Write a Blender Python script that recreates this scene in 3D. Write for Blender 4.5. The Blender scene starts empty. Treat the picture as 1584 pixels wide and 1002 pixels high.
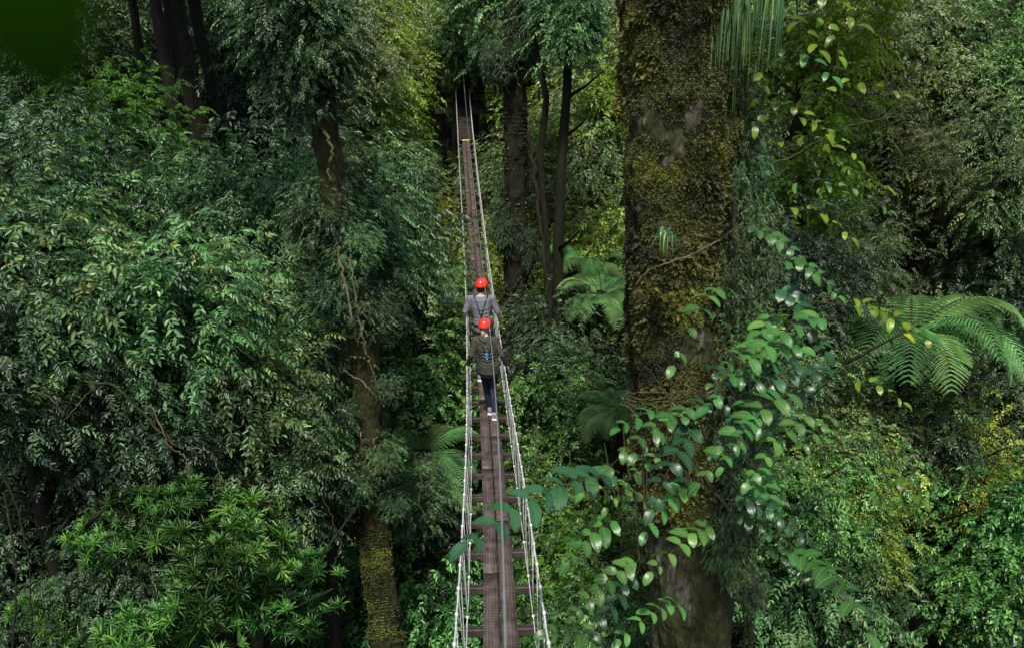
import bpy, bmesh, math, random
import numpy as np
from mathutils import Vector, Matrix, noise as mnoise

random.seed(7)
RNG = np.random.default_rng(11)
C = bpy.context.scene.collection
PI = math.pi
CAMZ = 15.0
PITCH = math.radians(17.5)
SP, CP = math.sin(PITCH), math.cos(PITCH)
F = 1372.0                       # focal length in photo pixels (1584 wide)

def at(px, py, d):
    """world point seen at photo pixel (px,py) at depth d along the view axis"""
    u = (px - 792) / F; t = (py - 501) / F
    return Vector((d * u, d * (CP - t * SP), CAMZ - d * (SP + t * CP)))

# ------------------------------------------------------------------ helpers
def tag(o, label=None, cat=None, group=None, kind=None):
    if label: o['label'] = label
    if cat: o['category'] = cat
    if group: o['group'] = group
    if kind: o['kind'] = kind
    return o

def empty(name, loc, label, cat, group=None):
    o = bpy.data.objects.new(name, None); C.objects.link(o)
    o.location = loc; o.empty_display_size = .2
    return tag(o, label, cat, group)

def link(name, me, parent=None, loc=(0, 0, 0)):
    o = bpy.data.objects.new(name, me); C.objects.link(o)
    o.location = loc
    if parent: o.parent = parent
    return o

def mesh_np(name, V, faces_by_n, mats, uv=None, rnd=None, smooth=False):
    """faces_by_n: list of (array (m,k), material index)"""
    me = bpy.data.meshes.new(name)
    V = np.asarray(V, dtype=np.float32)
    me.vertices.add(len(V)); me.vertices.foreach_set('co', V.ravel())
    loops = np.concatenate([f.ravel() for f, _ in faces_by_n]).astype(np.int32)
    tot = np.concatenate([np.full(len(f), f.shape[1]) for f, _ in faces_by_n]).astype(np.int32)
    mi = np.concatenate([np.full(len(f), m) for f, m in faces_by_n]).astype(np.int32)
    start = np.concatenate([[0], np.cumsum(tot)[:-1]]).astype(np.int32)
    me.loops.add(len(loops)); me.loops.foreach_set('vertex_index', loops)
    me.polygons.add(len(tot)); me.polygons.foreach_set('loop_start', start)
    me.polygons.foreach_set('loop_total', tot); me.polygons.foreach_set('material_index', mi)
    if smooth: me.polygons.foreach_set('use_smooth', np.ones(len(tot), dtype=bool))
    if rnd is not None:
        a = me.attributes.new('rnd', 'FLOAT', 'POINT'); a.data.foreach_set('value', np.asarray(rnd, dtype=np.float32))
    if uv is not None:
        u = me.uv_layers.new(name='UVMap'); u.data.foreach_set('uv', np.asarray(uv, dtype=np.float32)[loops].ravel())
    for m in mats: me.materials.append(m)
    me.update(calc_edges=True); me.validate()
    return me

class MB:
    """plain mesh collector"""
    def __init__(s): s.v = []; s.f = []
    def add(s, vs, fs):
        b = len(s.v); s.v += [tuple(v) for v in vs]; s.f += [tuple(i + b for i in f) for f in fs]
    def box(s, c, size, R=None, bev=0.0):
        hx, hy, hz = [q / 2 for q in size]
        R = R or Matrix.Identity(3); c = Vector(c)
        b = min(bev, hx * .6, hy * .6, hz * .6)
        if b <= 0:
            vs = [c + R @ Vector((x * hx, y * hy, z * hz)) for x in (-1, 1) for y in (-1, 1) for z in (-1, 1)]
            s.add(vs, [(0, 1, 3, 2), (4, 6, 7, 5), (0, 4, 5, 1), (2, 3, 7, 6), (0, 2, 6, 4), (1, 5, 7, 3)]); return
        bm = bmesh.new(); bmesh.ops.create_cube(bm, size=1)
        for v in bm.verts: v.co = Vector((v.co.x * hx * 2, v.co.y * hy * 2, v.co.z * hz * 2))
        bmesh.ops.bevel(bm, geom=bm.edges[:], offset=b, segments=1, affect='EDGES')
        bm.verts.index_update()
        s.add([c + R @ v.co for v in bm.verts], [[v.index for v in f.verts] for f in bm.faces]); bm.free()
    def tube(s, pts, rad, n=6, cap=True):
        pts = [Vector(p) for p in pts]
        if not hasattr(rad, '__len__'): rad = [rad] * len(pts)
        rings = []; prev = None
        for i, p in enumerate(pts):
            t = (pts[min(i + 1, len(pts) - 1)] - pts[max(i - 1, 0)])
            if t.length < 1e-9: t = Vector((0, 0, 1))
            t.normalize()
            if prev is None:
                a = Vector((1, 0, 0)) if abs(t.x) < .8 else Vector((0, 1, 0))
                u = t.cross(a).normalized()
            else:
                u = (prev - t * prev.dot(t)).normalized()
            prev = u; w = t.cross(u)
            rr = rad[i] if hasattr(rad[i], '__len__') else (rad[i], rad[i])
            rings.append([p + u * (math.cos(2 * PI * k / n) * rr[0]) + w * (math.sin(2 * PI * k / n) * rr[1]) for k in range(n)])
        vs = [v for r in rings for v in r]; fs = []
        for i in range(len(pts) - 1):
            for k in range(n):
                a = i * n + k; b = i * n + (k + 1) % n
                fs.append((a, b, b + n, a + n))
        if cap:
            fs.append(tuple(range(n - 1, -1, -1))); fs.append(tuple(range(len(vs) - n, len(vs))))
        s.add(vs, fs)
    def ball(s, c, r, seg=8, rng=6):
        c = Vector(c); r = r if hasattr(r, '__len__') else (r, r, r)
        vs = [c + Vector((0, 0, r[2]))]
        for i in range(1, rng):
            a = PI * i / rng
            for k in range(seg):
                b = 2 * PI * k / seg
                vs.append(c + Vector((r[0] * math.sin(a) * math.cos(b), r[1] * math.sin(a) * math.sin(b), r[2] * math.cos(a))))
        vs.append(c - Vector((0, 0, r[2]))); fs = []
        for k in range(seg): fs.append((0, 1 + k, 1 + (k + 1) % seg))
        for i in range(rng - 2):
            for k in range(seg):
                a = 1 + i * seg + k; b = 1 + i * seg + (k + 1) % seg
                fs.append((a, a + seg, b + seg, b))
        L = len(vs) - 1
        for k in range(seg): fs.append((L, L - seg + (k + 1) % seg, L - seg + k))
        s.add(vs, fs)
    def build(s, name, mat, parent=None, loc=(0, 0, 0), smooth=True):
        me = bpy.data.meshes.new(name); me.from_pydata(s.v, [], s.f)
        for m in (mat if isinstance(mat, (list, tuple)) else [mat]): me.materials.append(m)
        if smooth: me.polygons.foreach_set('use_smooth', [True] * len(me.polygons))
        me.update()
        return link(name, me, parent, loc)

# ------------------------------------------------------------------ materials
def newmat(name):
    m = bpy.data.materials.new(name); m.use_nodes = True
    nt = m.node_tree; nt.nodes.clear()
    out = nt.nodes.new('ShaderNodeOutputMaterial')
    return m, nt, out

def N(nt, typ, **kw):
    n = nt.nodes.new(typ)
    for k, v in kw.items():
        if k.startswith('i_'):
            key = k[2:]
            key = int(key) if key.isdigit() else key.replace('_', ' ')
            n.inputs[key].default_value = v
        else: setattr(n, k, v)
    return n

def ramp(nt, stops, src):
    r = nt.nodes.new('ShaderNodeValToRGB')
    while len(r.color_ramp.elements) < len(stops): r.color_ramp.elements.new(.5)
    for e, (p, c) in zip(r.color_ramp.elements, stops):
        e.position = p; e.color = (*c, 1) if len(c) == 3 else c
    nt.links.new(src, r.inputs[0]); return r

def leaf_mat(name, dark, mid, light, rough=.38, trans=.25, spec=.5, vein=False, odd=None):
    m, nt, out = newmat(name); L = nt.links.new
    at_ = N(nt, 'ShaderNodeAttribute', attribute_name='rnd')
    oi = N(nt, 'ShaderNodeObjectInfo')
    geo = N(nt, 'ShaderNodeNewGeometry')
    tc = N(nt, 'ShaderNodeTexCoord')
    stops = [(0, dark), (.5, mid), (.93, light)]
    if odd: stops.append((.985, odd))
    cr = ramp(nt, stops, at_.outputs['Fac'])
    # clump tone : large soft noise in world space (real variation between shoots)
    no = N(nt, 'ShaderNodeTexNoise', i_Scale=1.3, i_Detail=2.0)
    L(geo.outputs['Position'], no.inputs['Vector'])
    mr = N(nt, 'ShaderNodeMapRange', i_1=.32, i_2=.68, i_3=.42, i_4=1.6)
    L(no.outputs['Fac'], mr.inputs[0])
    hs = N(nt, 'ShaderNodeHueSaturation')
    mh = N(nt, 'ShaderNodeMapRange', i_1=0., i_2=1., i_3=.475, i_4=.525)
    L(oi.outputs['Random'], mh.inputs[0]); L(mh.outputs[0], hs.inputs['Hue'])
    L(mr.outputs[0], hs.inputs['Value']); L(cr.outputs[0], hs.inputs['Color'])
    col = hs.outputs[0]
    p = N(nt, 'ShaderNodeBsdfPrincipled', i_Roughness=rough)
    p.inputs['Specular IOR Level'].default_value = spec
    if vein:
        uv = N(nt, 'ShaderNodeUVMap'); sx = N(nt, 'ShaderNodeSeparateXYZ'); L(uv.outputs[0], sx.inputs[0])
        ab = N(nt, 'ShaderNodeMath', operation='ABSOLUTE'); L(sx.outputs[0], ab.inputs[0])
        rib = N(nt, 'ShaderNodeMapRange', i_1=.02, i_2=.07, i_3=1., i_4=0.); L(ab.outputs[0], rib.inputs[0])
        # side veins: stripes of (v*10 - |u|*1.5)
        m1 = N(nt, 'ShaderNodeMath', operation='MULTIPLY', i_1=-1.1); L(ab.outputs[0], m1.inputs[0])
        m2 = N(nt, 'ShaderNodeMath', operation='MULTIPLY_ADD', i_1=8.0); L(sx.outputs[1], m2.inputs[0]); L(m1.outputs[0], m2.inputs[2])
        fr = N(nt, 'ShaderNodeMath', operation='PINGPONG', i_1=.5); L(m2.outputs[0], fr.inputs[0])
        sv = N(nt, 'ShaderNodeMapRange', i_1=0., i_2=.1, i_3=.6, i_4=0.); L(fr.outputs[0], sv.inputs[0])
        mx = N(nt, 'ShaderNodeMath', operation='MAXIMUM'); L(rib.outputs[0], mx.inputs[0]); L(sv.outputs[0], mx.inputs[1])
        mc = N(nt, 'ShaderNodeMixRGB', i_Color2=(*[min(1, c * 2.0 + .01) for c in light], 1))
        ms = N(nt, 'ShaderNodeMath', operation='MULTIPLY', i_1=.5); L(mx.outputs[0], ms.inputs[0])
        L(ms.outputs[0], mc.inputs[0]); L(col, mc.inputs[1]); col = mc.outputs[0]
        bp = N(nt, 'ShaderNodeBump', i_Strength=.15, i_Distance=.003); L(fr.outputs[0], bp.inputs['Height'])
        L(bp.outputs[0], p.inputs['Normal'])
    L(col, p.inputs['Base Color'])
    if trans > 0:
        tr = N(nt, 'ShaderNodeBsdfTranslucent')
        h2 = N(nt, 'ShaderNodeHueSaturation', i_Saturation=1.15, i_Value=1.5, i_Hue=.485); L(col, h2.inputs['Color']); L(h2.outputs[0], tr.inputs[0])
        mix = N(nt, 'ShaderNodeMixShader', i_0=trans); L(p.outputs[0], mix.inputs[1]); L(tr.outputs[0], mix.inputs[2])
        L(mix.outputs[0], out.inputs[0])
    else: L(p.outputs[0], out.inputs[0])
    return m

def bark_mat(name, c1, c2, moss, moss_amt=.5, scale=6.0, stretch=.35, rough=.85, bump=.6, lichen=None):
    m, nt, out = newmat(name); L = nt.links.new
    tc = N(nt, 'ShaderNodeNewGeometry')
    mp = N(nt, 'ShaderNodeMapping', i_Scale=(1, 1, stretch)); L(tc.outputs['Position'], mp.inputs[0])
    n1 = N(nt, 'ShaderNodeTexNoise', i_Scale=scale, i_Detail=8., i_Roughness=.7); L(mp.outputs[0], n1.inputs['Vector'])
    n2 = N(nt, 'ShaderNodeTexNoise', i_Scale=scale * .22, i_Detail=5., i_Roughness=.65); L(tc.outputs['Position'], n2.inputs['Vector'])
    vo = N(nt, 'ShaderNodeTexVoronoi', i_Scale=scale * 2.6); L(mp.outputs[0], vo.inputs['Vector'])
    a = ramp(nt, [(.34, c1), (.58, c2)], n1.outputs['Fac'])
    g = ramp(nt, [(.5 - moss_amt * .35, (0, 0, 0)), (.62 - moss_amt * .3, (1, 1, 1))], n2.outputs['Fac'])
    mg = ramp(nt, [(.35, tuple(c * .45 for c in moss)), (.65, moss)], n1.outputs['Fac'])
    mx = N(nt, 'ShaderNodeMixRGB'); L(g.outputs[0], mx.inputs[0]); L(a.outputs[0], mx.inputs[1]); L(mg.outputs[0], mx.inputs[2])
    col = mx.outputs[0]
    if lichen:
        n3 = N(nt, 'ShaderNodeTexNoise', i_Scale=scale * .5, i_Detail=4.); L(mp.outputs[0], n3.inputs['Vector'])
        lr = ramp(nt, [(.58, (0, 0, 0)), (.68, (.8, .8, .8))], n3.outputs['Fac'])
        m3 = N(nt, 'ShaderNodeMixRGB', i_Color2=(*lichen, 1)); L(lr.outputs[0], m3.inputs[0]); L(col, m3.inputs[1]); col = m3.outputs[0]
    p = N(nt, 'ShaderNodeBsdfPrincipled', i_Roughness=rough); L(col, p.inputs['Base Color'])
    p.inputs['Specular IOR Level'].default_value = .3
    ad = N(nt, 'ShaderNodeMath', operation='MULTIPLY_ADD', i_1=.5); L(vo.outputs['Distance'], ad.inputs[0]); L(n1.outputs['Fac'], ad.inputs[2])
    bp = N(nt, 'ShaderNodeBump', i_Strength=bump, i_Distance=.05); L(ad.outputs[0], bp.inputs['Height']); L(bp.outputs[0], p.inputs['Normal'])
    L(p.outputs[0], out.inputs[0]); return m

def plain_mat(name, col, rough=.6, var=.25, scale=30., spec=.5, bump=.1, metallic=0.):
    m, nt, out = newmat(name); L = nt.links.new
    tc = N(nt, 'ShaderNodeTexCoord')
    n1 = N(nt, 'ShaderNodeTexNoise', i_Scale=scale, i_Detail=5.); L(tc.outputs['Object'], n1.inputs['Vector'])
    r = ramp(nt, [(.3, tuple(c * (1 - var) for c in col)), (.7, tuple(min(1, c * (1 + var)) for c in col))], n1.outputs['Fac'])
    p = N(nt, 'ShaderNodeBsdfPrincipled', i_Roughness=rough, i_Metallic=metallic); L(r.outputs[0], p.inputs['Base Color'])
    p.inputs['Specular IOR Level'].default_value = spec
    bp = N(nt, 'ShaderNodeBump', i_Strength=bump, i_Distance=.01); L(n1.outputs['Fac'], bp.inputs['Height']); L(bp.outputs[0], p.inputs['Normal'])
    L(p.outputs[0], out.inputs[0]); return m

def deck_mat():
    m, nt, out = newmat('wet_plank_with_wire'); L = nt.links.new
    uv = N(nt, 'ShaderNodeUVMap'); sx = N(nt, 'ShaderNodeSeparateXYZ'); L(uv.outputs[0], sx.inputs[0])  # u across m, v along m
    oi = N(nt, 'ShaderNodeObjectInfo')
    mp = N(nt, 'ShaderNodeMapping', i_Scale=(30, 3, 1)); L(uv.outputs[0], mp.inputs[0])
    no = N(nt, 'ShaderNodeTexNoise', i_Scale=1., i_Detail=6.); L(mp.outputs[0], no.inputs['Vector'])
    base = ramp(nt, [(.25, (.014, .009, .007)), (.55, (.046, .029, .022)), (.8, (.095, .064, .050))], no.outputs['Fac'])
    n0 = N(nt, 'ShaderNodeTexNoise', i_Scale=1.7, i_Detail=3.); L(uv.outputs[0], n0.inputs['Vector'])
    dm = N(nt, 'ShaderNodeMapRange', i_1=.3, i_2=.7, i_3=.6, i_4=1.3); L(n0.outputs['Fac'], dm.inputs[0])
    hv = N(nt, 'ShaderNodeHueSaturation'); L(dm.outputs[0], hv.inputs['Value']); L(base.outputs[0], hv.inputs['Color'])
    # galvanised mesh wires : across every 25 mm, along every 20 mm
    def wires(sock, step, wid):
        d = N(nt, 'ShaderNodeMath', operation='DIVIDE', i_1=step); L(sock, d.inputs[0])
        pp = N(nt, 'ShaderNodeMath', operation='PINGPONG', i_1=.5); L(d.outputs[0], pp.inputs[0])
        r = N(nt, 'ShaderNodeMapRange', i_1=wid, i_2=wid * 1.6, i_3=1., i_4=0.); L(pp.outputs[0], r.inputs[0]); return r.outputs[0]
    w1 = wires(sx.outputs[1], .030, .10); w2 = wires(sx.outputs[0], .0285, .045)
    mx = N(nt, 'ShaderNodeMath', operation='MAXIMUM'); L(w1, mx.inputs[0]); L(w2, mx.inputs[1])
    wear = N(nt, 'ShaderNodeTexNoise', i_Scale=6., i_Detail=3.); L(uv.outputs[0], wear.inputs['Vector'])
    wr = N(nt, 'ShaderNodeMapRange', i_1=.35, i_2=.6, i_3=.25, i_4=1.); L(wear.outputs['Fac'], wr.inputs[0])
    mw = N(nt, 'ShaderNodeMath', operation='MULTIPLY'); L(mx.outputs[0], mw.inputs[0]); L(wr.outputs[0], mw.inputs[1])
    mc = N(nt, 'ShaderNodeMixRGB', i_Color2=(.24, .195, .18, 1)); L(mw.outputs[0], mc.inputs[0]); L(hv.outputs[0], mc.inputs[1])
    p = N(nt, 'ShaderNodeBsdfPrincipled', i_Roughness=.5); L(mc.outputs[0], p.inputs['Base Color'])
    rr = N(nt, 'ShaderNodeMapRange', i_1=.3, i_2=.7, i_3=.36, i_4=.62); L(no.outputs['Fac'], rr.inputs[0]); L(rr.outputs[0], p.inputs['Roughness'])
    bp = N(nt, 'ShaderNodeBump', i_Strength=.5, i_Distance=.006); L(mw.outputs[0], bp.inputs['Height']); L(bp.outputs[0], p.inputs['Normal'])
    L(p.outputs[0], out.inputs[0]); return m

M = {}
#                          dark               mid                light
M['pin']   = leaf_mat('leaf_pinnate',  (.012, .034, .012), (.040, .094, .032), (.11, .20, .075), rough=.34, trans=.25, spec=.5, odd=(.14, .17, .04))
M['pinl']  = leaf_mat('leaf_pinnate_light', (.028, .070, .024), (.080, .175, .056), (.20, .33, .12), rough=.37, trans=.28, odd=(.26, .30, .06))
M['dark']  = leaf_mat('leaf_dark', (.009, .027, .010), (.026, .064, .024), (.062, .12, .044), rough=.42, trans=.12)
M['ros']   = leaf_mat('leaf_lance', (.022, .065, .016), (.070, .18, .036), (.20, .36, .075), rough=.36, trans=.25, odd=(.32, .30, .06))
M['fine']  = leaf_mat('leaf_fine', (.045, .080, .028), (.13, .20, .075), (.34, .42, .20), rough=.30, trans=.3)
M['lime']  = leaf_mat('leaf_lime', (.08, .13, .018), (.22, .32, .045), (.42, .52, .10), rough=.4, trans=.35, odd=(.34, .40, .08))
M['broad'] = leaf_mat('leaf_broad', (.020, .066, .016), (.064, .175, .038), (.16, .32, .08), rough=.32, trans=.25)
M['grn']   = leaf_mat('leaf_bright', (.018, .070, .006), (.050, .150, .010), (.10, .25, .02), rough=.5, trans=.3)
M['vine']  = leaf_mat('leaf_vine', (.015, .062, .014), (.040, .135, .028), (.095, .22, .045), rough=.36, spec=.5, trans=.28, vein=True, odd=(.25, .30, .04))
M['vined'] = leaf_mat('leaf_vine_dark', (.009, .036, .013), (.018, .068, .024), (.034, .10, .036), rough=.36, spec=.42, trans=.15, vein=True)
M['yel']   = leaf_mat('leaf_yellowgreen', (.055, .115, .008), (.11, .20, .012), (.19, .28, .02), rough=.35, trans=.4, vein=True, odd=(.40, .34, .02))
M['fern']  = leaf_mat('leaf_fern', (.06, .15, .05), (.14, .29, .10), (.24, .42, .16), rough=.5, trans=.3)
M['strap'] = leaf_mat('leaf_strap', (.022, .058, .016), (.055, .12, .035), (.13, .20, .06), rough=.42, trans=.2)
M['moss']  = leaf_mat('moss_leaf', (.018, .020, .006), (.070, .078, .014), (.185, .20, .026), rough=.7, trans=.25)
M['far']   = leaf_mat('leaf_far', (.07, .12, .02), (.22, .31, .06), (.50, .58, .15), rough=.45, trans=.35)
M['lens']  = leaf_mat('leaf_close', (.003, .020, .001), (.004, .024, .001), (.005, .026, .001), rough=1, spec=.0, trans=.3)
M['twig']  = bark_mat('twig_bark', (.030, .020, .012), (.09, .06, .038), (.05, .06, .015), .3, 20)
M['pale']  = bark_mat('pale_stem', (.075, .055, .036), (.17, .125, .085), (.09, .09, .03), .25, 20)
M['bark']  = bark_mat('big_bark', (.012, .010, .007), (.13, .105, .08), (.055, .066, .020), .5, 13, .22, bump=1.0, lichen=(.15, .145, .13))
M['barkm'] = bark_mat('mossy_bark', (.008, .006, .004), (.038, .028, .018), (.034, .036, .008), .6, 7, .5, bump=.9)
M['barkd'] = bark_mat('dark_bark', (.004, .0035, .003), (.016, .012, .009), (.014, .016, .005), .35, 5, .25)
M['vst']   = bark_mat('vine_bark', (.006, .005, .004), (.030, .024, .016), (.03, .035, .008), .4, 14, .3, bump=.9)
M['barkr'] = bark_mat('red_bark', (.045, .026, .015), (.15, .09, .055), (.07, .08, .02), .3, 6, .3, bump=.9)
M['rope']  = plain_mat('rope', (.50, .51, .50), .8, .25, 60)
M['cable'] = plain_mat('steel_cable', (.5, .52, .56), .38, .2, 80, metallic=.7)
M['red']   = plain_mat('red_tape', (.62, .05, .06), .5, .2, 30)
M['yellow']= plain_mat('yellow_strip', (.75, .62, .04), .5, .15, 30)
M['beam']  = plain_mat('beam_wood', (.038, .026, .021), .6, .45, 9, bump=.4)
M['plat']  = plain_mat('platform_wood', (.016, .011, .010), .7, .4, 9, bump=.4)
M['deck']  = deck_mat()
M['skin']  = plain_mat('skin', (.62, .40, .31), .5, .06, 12, bump=.0)
M['hair']  = plain_mat('hair_dark', (.05, .025, .014), .55, .4, 90, bump=.3)
M['hair2'] = plain_mat('hair_fair', (.34, .22, .13), .55, .35, 90, bump=.3)
M['helmet']= plain_mat('helmet_red', (.78, .035, .025), .22, .04, 5, spec=.6, bump=.0)
M['vent']  = plain_mat('helmet_vent', (.02, .02, .02), .6, .1, 5)
M['shirt'] = plain_mat('shirt_charcoal', (.15, .16, .19), .9, .25, 25, spec=.2, bump=.3)
M['jacket']= plain_mat('jacket_olive', (.050, .052, .036), .85, .3, 18, spec=.25, bump=.3)
M['navy']  = plain_mat('leggings_navy', (.014, .020, .038), .8, .3, 25, spec=.25, bump=.2)
M['black'] = plain_mat('harness_web', (.012, .013, .018), .65, .2, 40)
M['blue']  = plain_mat('blue_pad', (.03, .16, .55), .5, .2, 25)
M['shoe']  = plain_mat('shoe_grey', (.30, .28, .30), .6, .3, 30)
M['sole']  = plain_mat('shoe_sole', (.70, .68, .68), .5, .1, 30)
M['trouser']= plain_mat('trousers_dark', (.022, .022, .026), .85, .3, 25, spec=.2, bump=.2)

# ------------------------------------------------------------------ foliage generator
def nrm(a): return a / np.maximum(np.linalg.norm(a, axis=-1, keepdims=True), 1e-9)

T_SIMPLE = (np.array([[0, 0, 0], [-.5, .38, .10], [-.36, .75, .06], [0, 1, -.06], [.36, .75, .06], [.5, .38, .10], [0, .5, 0]], float),
            np.array([[0, 6, 2, 1], [6, 3, 3, 2], [0, 5, 4, 6], [6, 4, 3, 3]]))
def t_simple():
    V = np.array([[0, 0, 0], [-.5, .42, .09], [0, 1, -.10], [.5, .42, .09]], float)
    return V, [np.array([[0, 2, 1], [0, 3, 2]])]
def t_hex():
    V = np.array([[0, 0, 0], [-.46, .30, .08], [-.40, .68, .05], [0, 1, -.14], [.40, .68, .05], [.46, .30, .08]], float)
    return V, [np.array([[0, 3, 2, 1], [0, 5, 4, 3]])]
def t_fine():
    ys = [0, .08, .22, .40, .58, .76, .90, 1.0]; w = [.05, .32, .46, .50, .48, .41, .27, .04]
    V = []; F4 = []
    for y, ww in zip(ys, w):
        zc = .10 * math.sin(y * 2.4) - .16 * y * y
        for q in (-1, -.5, 0, .5, 1):
            V.append([q * ww, y, zc + abs(q) * .10 * (ww * 2) - q * q * .06])
    for i in range(len(ys) - 1):
        for k in range(4):
            a = i * 5 + k; F4.append([a, a + 1, a + 6, a + 5])
    return np.array(V, float), [np.array(F4)]
TEMPL = {'s': t_simple(), 'h': t_hex(), 'f': t_fine()}

class Leaves:
    def __init__(s): s.P = []; s.D = []; s.U = []; s.L = []; s.W = []; s.R = []; s.ta = []; s.tb = []; s.tr = []
    def add(s, P, D, U, L, W, R):
        n = len(P); s.P.append(P); s.D.append(nrm(D)); s.U.append(U)
        s.L.append(np.broadcast_to(L, n)); s.W.append(np.broadcast_to(W, n)); s.R.append(np.broadcast_to(R, n))
    def twig(s, A, B, r):
        s.ta.append(A); s.tb.append(B); s.tr.append(np.broadcast_to(r, len(A)))
    def mesh(s, name, mat, tmpl='h', smooth=False, twigmat=None):
        P = np.concatenate(s.P); D = np.concatenate(s.D); U = np.concatenate(s.U)
        L = np.concatenate(s.L)[:, None]; W = np.concatenate(s.W)[:, None]; R = np.concatenate(s.R)
        S = nrm(np.cross(D, U)); Nn = np.cross(S, D)
        T, fs = TEMPL[tmpl]; k = len(T); n = len(P)
        V = P[:, None] + S[:, None] * (W * T[:, 0])[..., None] + D[:, None] * (L * T[:, 1])[..., None] + Nn[:, None] * (L * T[:, 2])[..., None]
        V = V.reshape(-1, 3); off = (np.arange(n) * k)[:, None, None]
        faces = [((f[None] + off).reshape(-1, f.shape[1]), 0) for f in fs]
        rnd = np.repeat(R, k); uv = np.tile(T[:, :2] * [2, 1], (n, 1))
        if s.ta:
            A = np.concatenate(s.ta); B = np.concatenate(s.tb); r = np.concatenate(s.tr)[:, None]
            d = nrm(B - A); x = nrm(np.cross(d, np.array([.3, .2, 1.]))); y = np.cross(d, x)
            ring = []
            for e, q in ((A, 1.), (B, .55)):
                for c_, s_ in ((1, 0), (-.5, .87), (-.5, -.87)):
                    ring.append(e + (x * c_ + y * s_) * r * q)
            TV = np.stack(ring, 1).reshape(-1, 3); b = len(V); m = len(A)
            tf = np.array([[0, 1, 4, 3], [1, 2, 5, 4], [2, 0, 3, 5]])
            faces.append(((tf[None] + (np.arange(m) * 6)[:, None, None]).reshape(-1, 4) + b, 1))
            V = np.concatenate([V, TV]); rnd = np.concatenate([rnd, np.full(len(TV), .5)]); uv = np.concatenate([uv, np.zeros((len(TV), 2))])
        return mesh_np(name, V, faces, [mat, twigmat or M['twig']], uv=uv, rnd=rnd, smooth=smooth)

def add_sprays(lv, O, A, U, Ls, n, ll, lw, rng, droop=.25, ang=58, jit=.18, alt=False, twig=True, tr=.004, tone=None, shape='pin'):
    """pinnate sprays: O origin, A direction, U up-normal, Ls length of each spray"""
    m = len(O); A = nrm(A); S = nrm(np.cross(A, U)); Un = np.cross(S, A)
    Ls = np.broadcast_to(Ls, m)[:, None]
    tone = rng.random(m) if tone is None else tone
    def pt(t): return O + A * Ls * t + Un * Ls * (.12 * math.sin(t * PI)) - np.array([0, 0, 1.]) * (droop * t * t) * Ls
    prev = pt(0.)
    for i in range(n):
        t = .12 + .88 * (i + .5) / n
        p = pt(t); tan = nrm(pt(min(t + .05, 1.2)) - p)
        if twig and i % 3 == 2 or i == n - 1:
            lv.twig(prev, p, tr); prev = p
        for sd in ((-1, 1) if not alt else ((-1,) if i % 2 else (1,))):
            a = math.radians(ang) + rng.normal(0, jit, m)[:, None]
            d = tan * np.cos(a) + S * sd * np.sin(a) + rng.normal(0, jit * .6, (m, 3))
            d[:, 2] -= .12 + droop * .25
            uu = Un + rng.normal(0, jit * 1.3, (m, 3))
            prof = .62 + .55 * math.sin(PI * min(1, .15 + t * .8))
            l = ll * prof * (1 + rng.normal(0, .14, m))
            lv.add(p + rng.normal(0, .006, (m, 3)), d, uu, l, lw * prof * (1 + rng.normal(0, .12, m)), np.clip(.72 * tone + .34 * rng.random(m) + .01, 0, .975) + (rng.random(m) < .012) * .025)
    lv.add(pt(1.), tan + rng.normal(0, .15, (m, 3)), Un, ll, lw, np.clip(.4 * tone + .6 * rng.random(m), 0, 1))

def add_rosettes(lv, O, A, n, ll, lw, rng):
    m = len(O); A = nrm(A); x = nrm(np.cross(A, np.array([.3, .9, .1]))); y = np.cross(A, x)
    tone = rng.random(m)
    for i in range(n):
        f = i / n; th = i * 2.39996 + rng.normal(0, .15, m)
        el = math.radians(15 + 55 * f) + rng.normal(0, .12, m)
        d = (x * np.cos(th)[:, None] + y * np.sin(th)[:, None]) * np.cos(el)[:, None] + A * np.sin(el)[:, None]
        lv.add(O + A * .03 * f, d, A + d * .05 + rng.normal(0, .15, (m, 3)), ll * (1.05 - .45 * f) * (1 + rng.normal(0, .12, m)), lw, np.clip(.4 * tone + .35 * rng.random(m) + .25 * f, 0, 1))
    lv.twig(O - A * .22, O, .006)

def pads(rng, R, flat, K, rlo=.26, rhi=.42):
    c = nrm(rng.normal(size=(K, 3))) * (rng.random(K) ** .5 * .78)[:, None] * R
    c[:, 2] = c[:, 2] * flat - .15 * R; return c, rng.uniform(rlo, rhi, K) * R

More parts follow.
